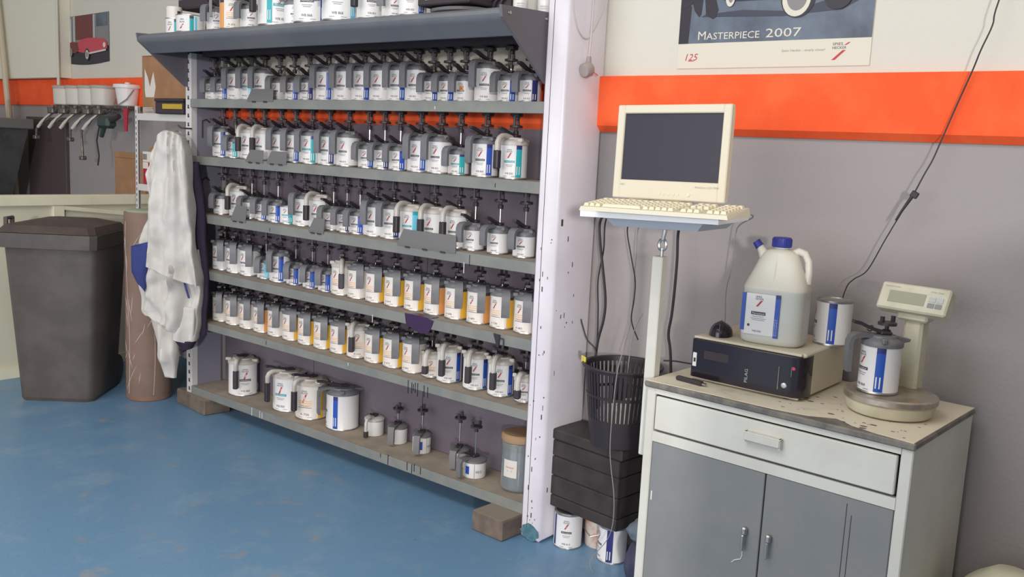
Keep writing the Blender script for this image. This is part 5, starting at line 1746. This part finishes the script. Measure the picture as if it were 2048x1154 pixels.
mb.add([(-1.133, -.0027, 1.938), (-1.126, -.0027, 1.938), (-1.112, -.0027, 1.947), (-1.119, -.0027, 1.947)], [(0, 1, 2, 3)], M_red)
mb.build('company_logo', po_, smooth=0)
mb = MB(); text_flat(mb, 'Spies Hecker - simply closer!', -1.345, 1.922, .0075, M_inkgrey, -.0026, .150); mb.build('slogan_lettering', po_, smooth=0)

# added unseen blocker right of view, sloping top shaped to shade the lower wall
oc = thing('shade_blocker', 'unseen grey blocker with sloping top, added to shade the lower wall', 'cabinet', (0, 0, 0))
mb = MB()
mb.prism([(.068, 0), (1.9, 0), (1.9, 1.90), (.80, 1.545), (.649, 1.493), (.467, 1.438), (.068, 1.382)], .40, M_door, Matrix.Translation((0, .70, 0)))
mb.build('blocker_body', oc, smooth=0)
for x in (.09, .98):
    MB().box((x, .69, .08), (x + .88, .701, 1.30), M_door, bev=.003).build('door', oc)  # door panels dressing the added blocker

# ------------------------------------------------------------------ cables
def smooth_path(p, n=6):
    p = [Vector(q) for q in p]
    out = []
    for i in range(len(p) - 1):
        a, b = p[max(i - 1, 0)], p[i]
        c, d = p[i + 1], p[min(i + 2, len(p) - 1)]
        for k in range(n):
            t = k / n
            out.append(.5 * ((2 * b) + (c - a) * t + (2 * a - 5 * b + 4 * c - d) * t * t + (3 * b - a - 3 * c + d) * t ** 3))
    out.append(p[-1])
    return out
def cable(name, pts, r, mt, label, group=None, cat='cable'):
    mb = MB(); mb.tube(smooth_path(pts), r, mt, 7)
    return tag(mb.build(name), label, cat, group)
CY = 2.97
def wall_pts(a, y=CY):
    return [(x, y, z) for x, z in a]
G = 'cables hanging under the keyboard tray'
cable('cable', [(-1.60, 2.60, 1.375), (-1.80, 2.80, 1.36)] + wall_pts([(-1.978, 1.301), (-1.977, 1.22), (-1.954, 1.105), (-1.934, .99), (-1.937, .911), (-1.956, .828), (-1.964, .746)]), .0055, M_cable,
      'thick black cable hanging nearest the column into the basket', G)
cable('cable', [(-1.58, 2.61, 1.38), (-1.78, 2.80, 1.37)] + wall_pts([(-1.964, 1.302), (-1.967, 1.182), (-1.984, 1.062), (-1.975, .945), (-1.970, .826), (-1.975, .79)], 2.985), .0032, M_cable,
      'thin black cable crossing the thick one near the column', G)
cable('cable', [(-1.52, 2.62, 1.35), (-1.70, 2.80, 1.33)] + wall_pts([(-1.856, 1.279), (-1.833, 1.177), (-1.807, 1.085), (-1.806, 1.008), (-1.811, .93), (-1.776, .859)]), .0026, M_cable,
      'thin dark cable hanging in the middle above the basket', G)
cable('cable', [(-1.48, 2.62, 1.355), (-1.66, 2.80, 1.33)] + wall_pts([(-1.817, 1.283), (-1.820, 1.16), (-1.822, 1.045), (-1.822, .929), (-1.843, .828), (-1.855, .79)], 2.985), .0022, M_cablegrey,
      'thin grey cable hanging in the middle above the basket', G)
cable('cable', [(-1.40, 2.63, 1.37), (-1.52, 2.80, 1.34)] + wall_pts([(-1.639, 1.286), (-1.636, 1.18), (-1.637, 1.07), (-1.641, .976), (-1.648, .90), (-1.631, .808), (-1.60, .45), (-1.60, .1)]), .0055, M_cable,
      'thick black cable hanging behind the white support arm', G)
cable('cable', [(-1.16, 2.42, 1.405), (-1.15, 2.48, 1.40), (-1.28, 2.80, 1.37)] + wall_pts([(-1.410, 1.32), (-1.416, 1.241), (-1.421, 1.17), (-1.433, 1.097), (-1.428, .99), (-1.425, .86)]), .0022, M_cablegrey,
      'thin grey cable looping off the tray corner above the computer case', G)
cable('cable', wall_pts([(-2.035, .90), (-2.027, .877), (-1.999, .821), (-1.960, .790), (-1.94, .70)], 2.96), .003, M_cable, 'short dark cable slanting from the column into the basket', G)
cable('cable', [(-1.66, 2.97, .80), (-1.612, 2.97, .807), (-1.50, 2.95, .82), (-1.375, 2.90, .88)], .003, M_cable, 'dark cable running to the rear of the computer case', G)
cable('cable', [(-1.72, 2.80, .95), (-1.715, 2.77, .86), (-1.71, 2.735, .79), (-1.715, 2.73, .67), (-1.725, 2.745, .48), (-1.70, 2.755, .30), (-1.715, 2.765, .16), (-1.80, 2.78, .03), (-1.76, 2.74, .006)], .0016, M_cablegrey,
      'thin grey wire hanging over the basket front down to the floor', G)
cable('cable', [(-1.77, 2.98, .96), (-1.771, 2.93, .90), (-1.765, 2.90, .82), (-1.77, 2.90, .70)], .002, M_cablegrey, 'thin pale wire dropping inside the black basket', G)
# wall cable at the right with its in-line plug
cable('wall_cable', [(-.60, 3.0, 2.35), (-.676, 3.0, 2.043), (-.685, 3.0, 1.974), (-.708, 3.0, 1.904), (-.725, 3.005, 1.847), (-.76, 3.01, 1.74), (-.791, 3.005, 1.633), (-.806, 3.0, 1.58), (-.823, 2.99, 1.534), (-.845, 2.985, 1.474)],
      .0024, M_cable, 'thin dark cable running down the wall right of the poster', 'wall cable and its plug')
cable('wall_cable', [(-.85, 2.985, 1.465), (-.883, 3.0, 1.406), (-.92, 3.0, 1.324), (-.964, 3.0, 1.223), (-1.0, 2.99, 1.190), (-1.02, 2.985, 1.16), (-1.03, 2.975, 1.08), (-1.03, 3.0, .95), (-1.03, 3.015, .853)],
      .002, M_cable, 'thin dark cable running from the wall plug down behind the jug', 'wall cable and its plug')
dg = thing('inline_plug', 'small black connector hanging on the wall cable above the scale', 'connector', (-.845, 2.985, 1.474))
mb = MB(); mb.box((-.008, -.006, -.010), (.014, .006, .010), M_cable, Matrix.Rotation(.5, 4, 'Y'), bev=.002); mb.build('connector_body', dg)
mb = MB(); mb.tube([(-.004, 0, -.008), (-.03, 0, -.055), (-.045, 0, -.085)], [.006, .004, .003], M_cable, 7); mb.build('sleeve', dg)
# plug hanging on the column
PXc = -2.052
cable('hanging_cable', [(PXc, 2.790, 2.30), (PXc, 2.809, 2.098), (PXc, 2.839, 2.014), (PXc, 2.875, 1.979), (PXc, 2.908, 1.972), (PXc, 2.933, 1.989), (PXc, 2.983, 2.051), (PXc, 3.018, 2.13), (PXc, 3.03, 2.30)], .0026, M_cablewhite,
      'looped pale cable hanging on the side of the white column', 'plug cable on the column')
pg = thing('power_plug', 'grey mains plug dangling on a pale lead beside the white column', 'plug', (-2.041, 2.912, 1.862))
pg.scale = (1.35, 1.35, 1.35)
mb = MB(); mb.tube(smooth_path([(0, .015, .33), (0, .009, .19), (0, .006, .09), (0, .002, .03)]), .0032, M_cablewhite, 7); mb.build('lead', pg)
mb = MB(); mb.lathe([(0, -.022), (.016, -.022), (.020, -.016), (.020, .004), (.014, .012), (0, .014)], mat('plug_grey', rgb(158, 146, 142), .5), 20, Matrix.Rotation(radians(-70), 4, 'X'))
mb.tube([(0, .002, .034), (0, .002, .012)], [.006, .009], mat('plug_grey', rgb(158, 146, 142), .5), 10)
mb.build('plug_body', pg)
for s in (-.009, .009):
    MB().tube([(s, .012, -.006), (s, .036, -.014)], .0024, M_metal, 7).build('pin', pg)
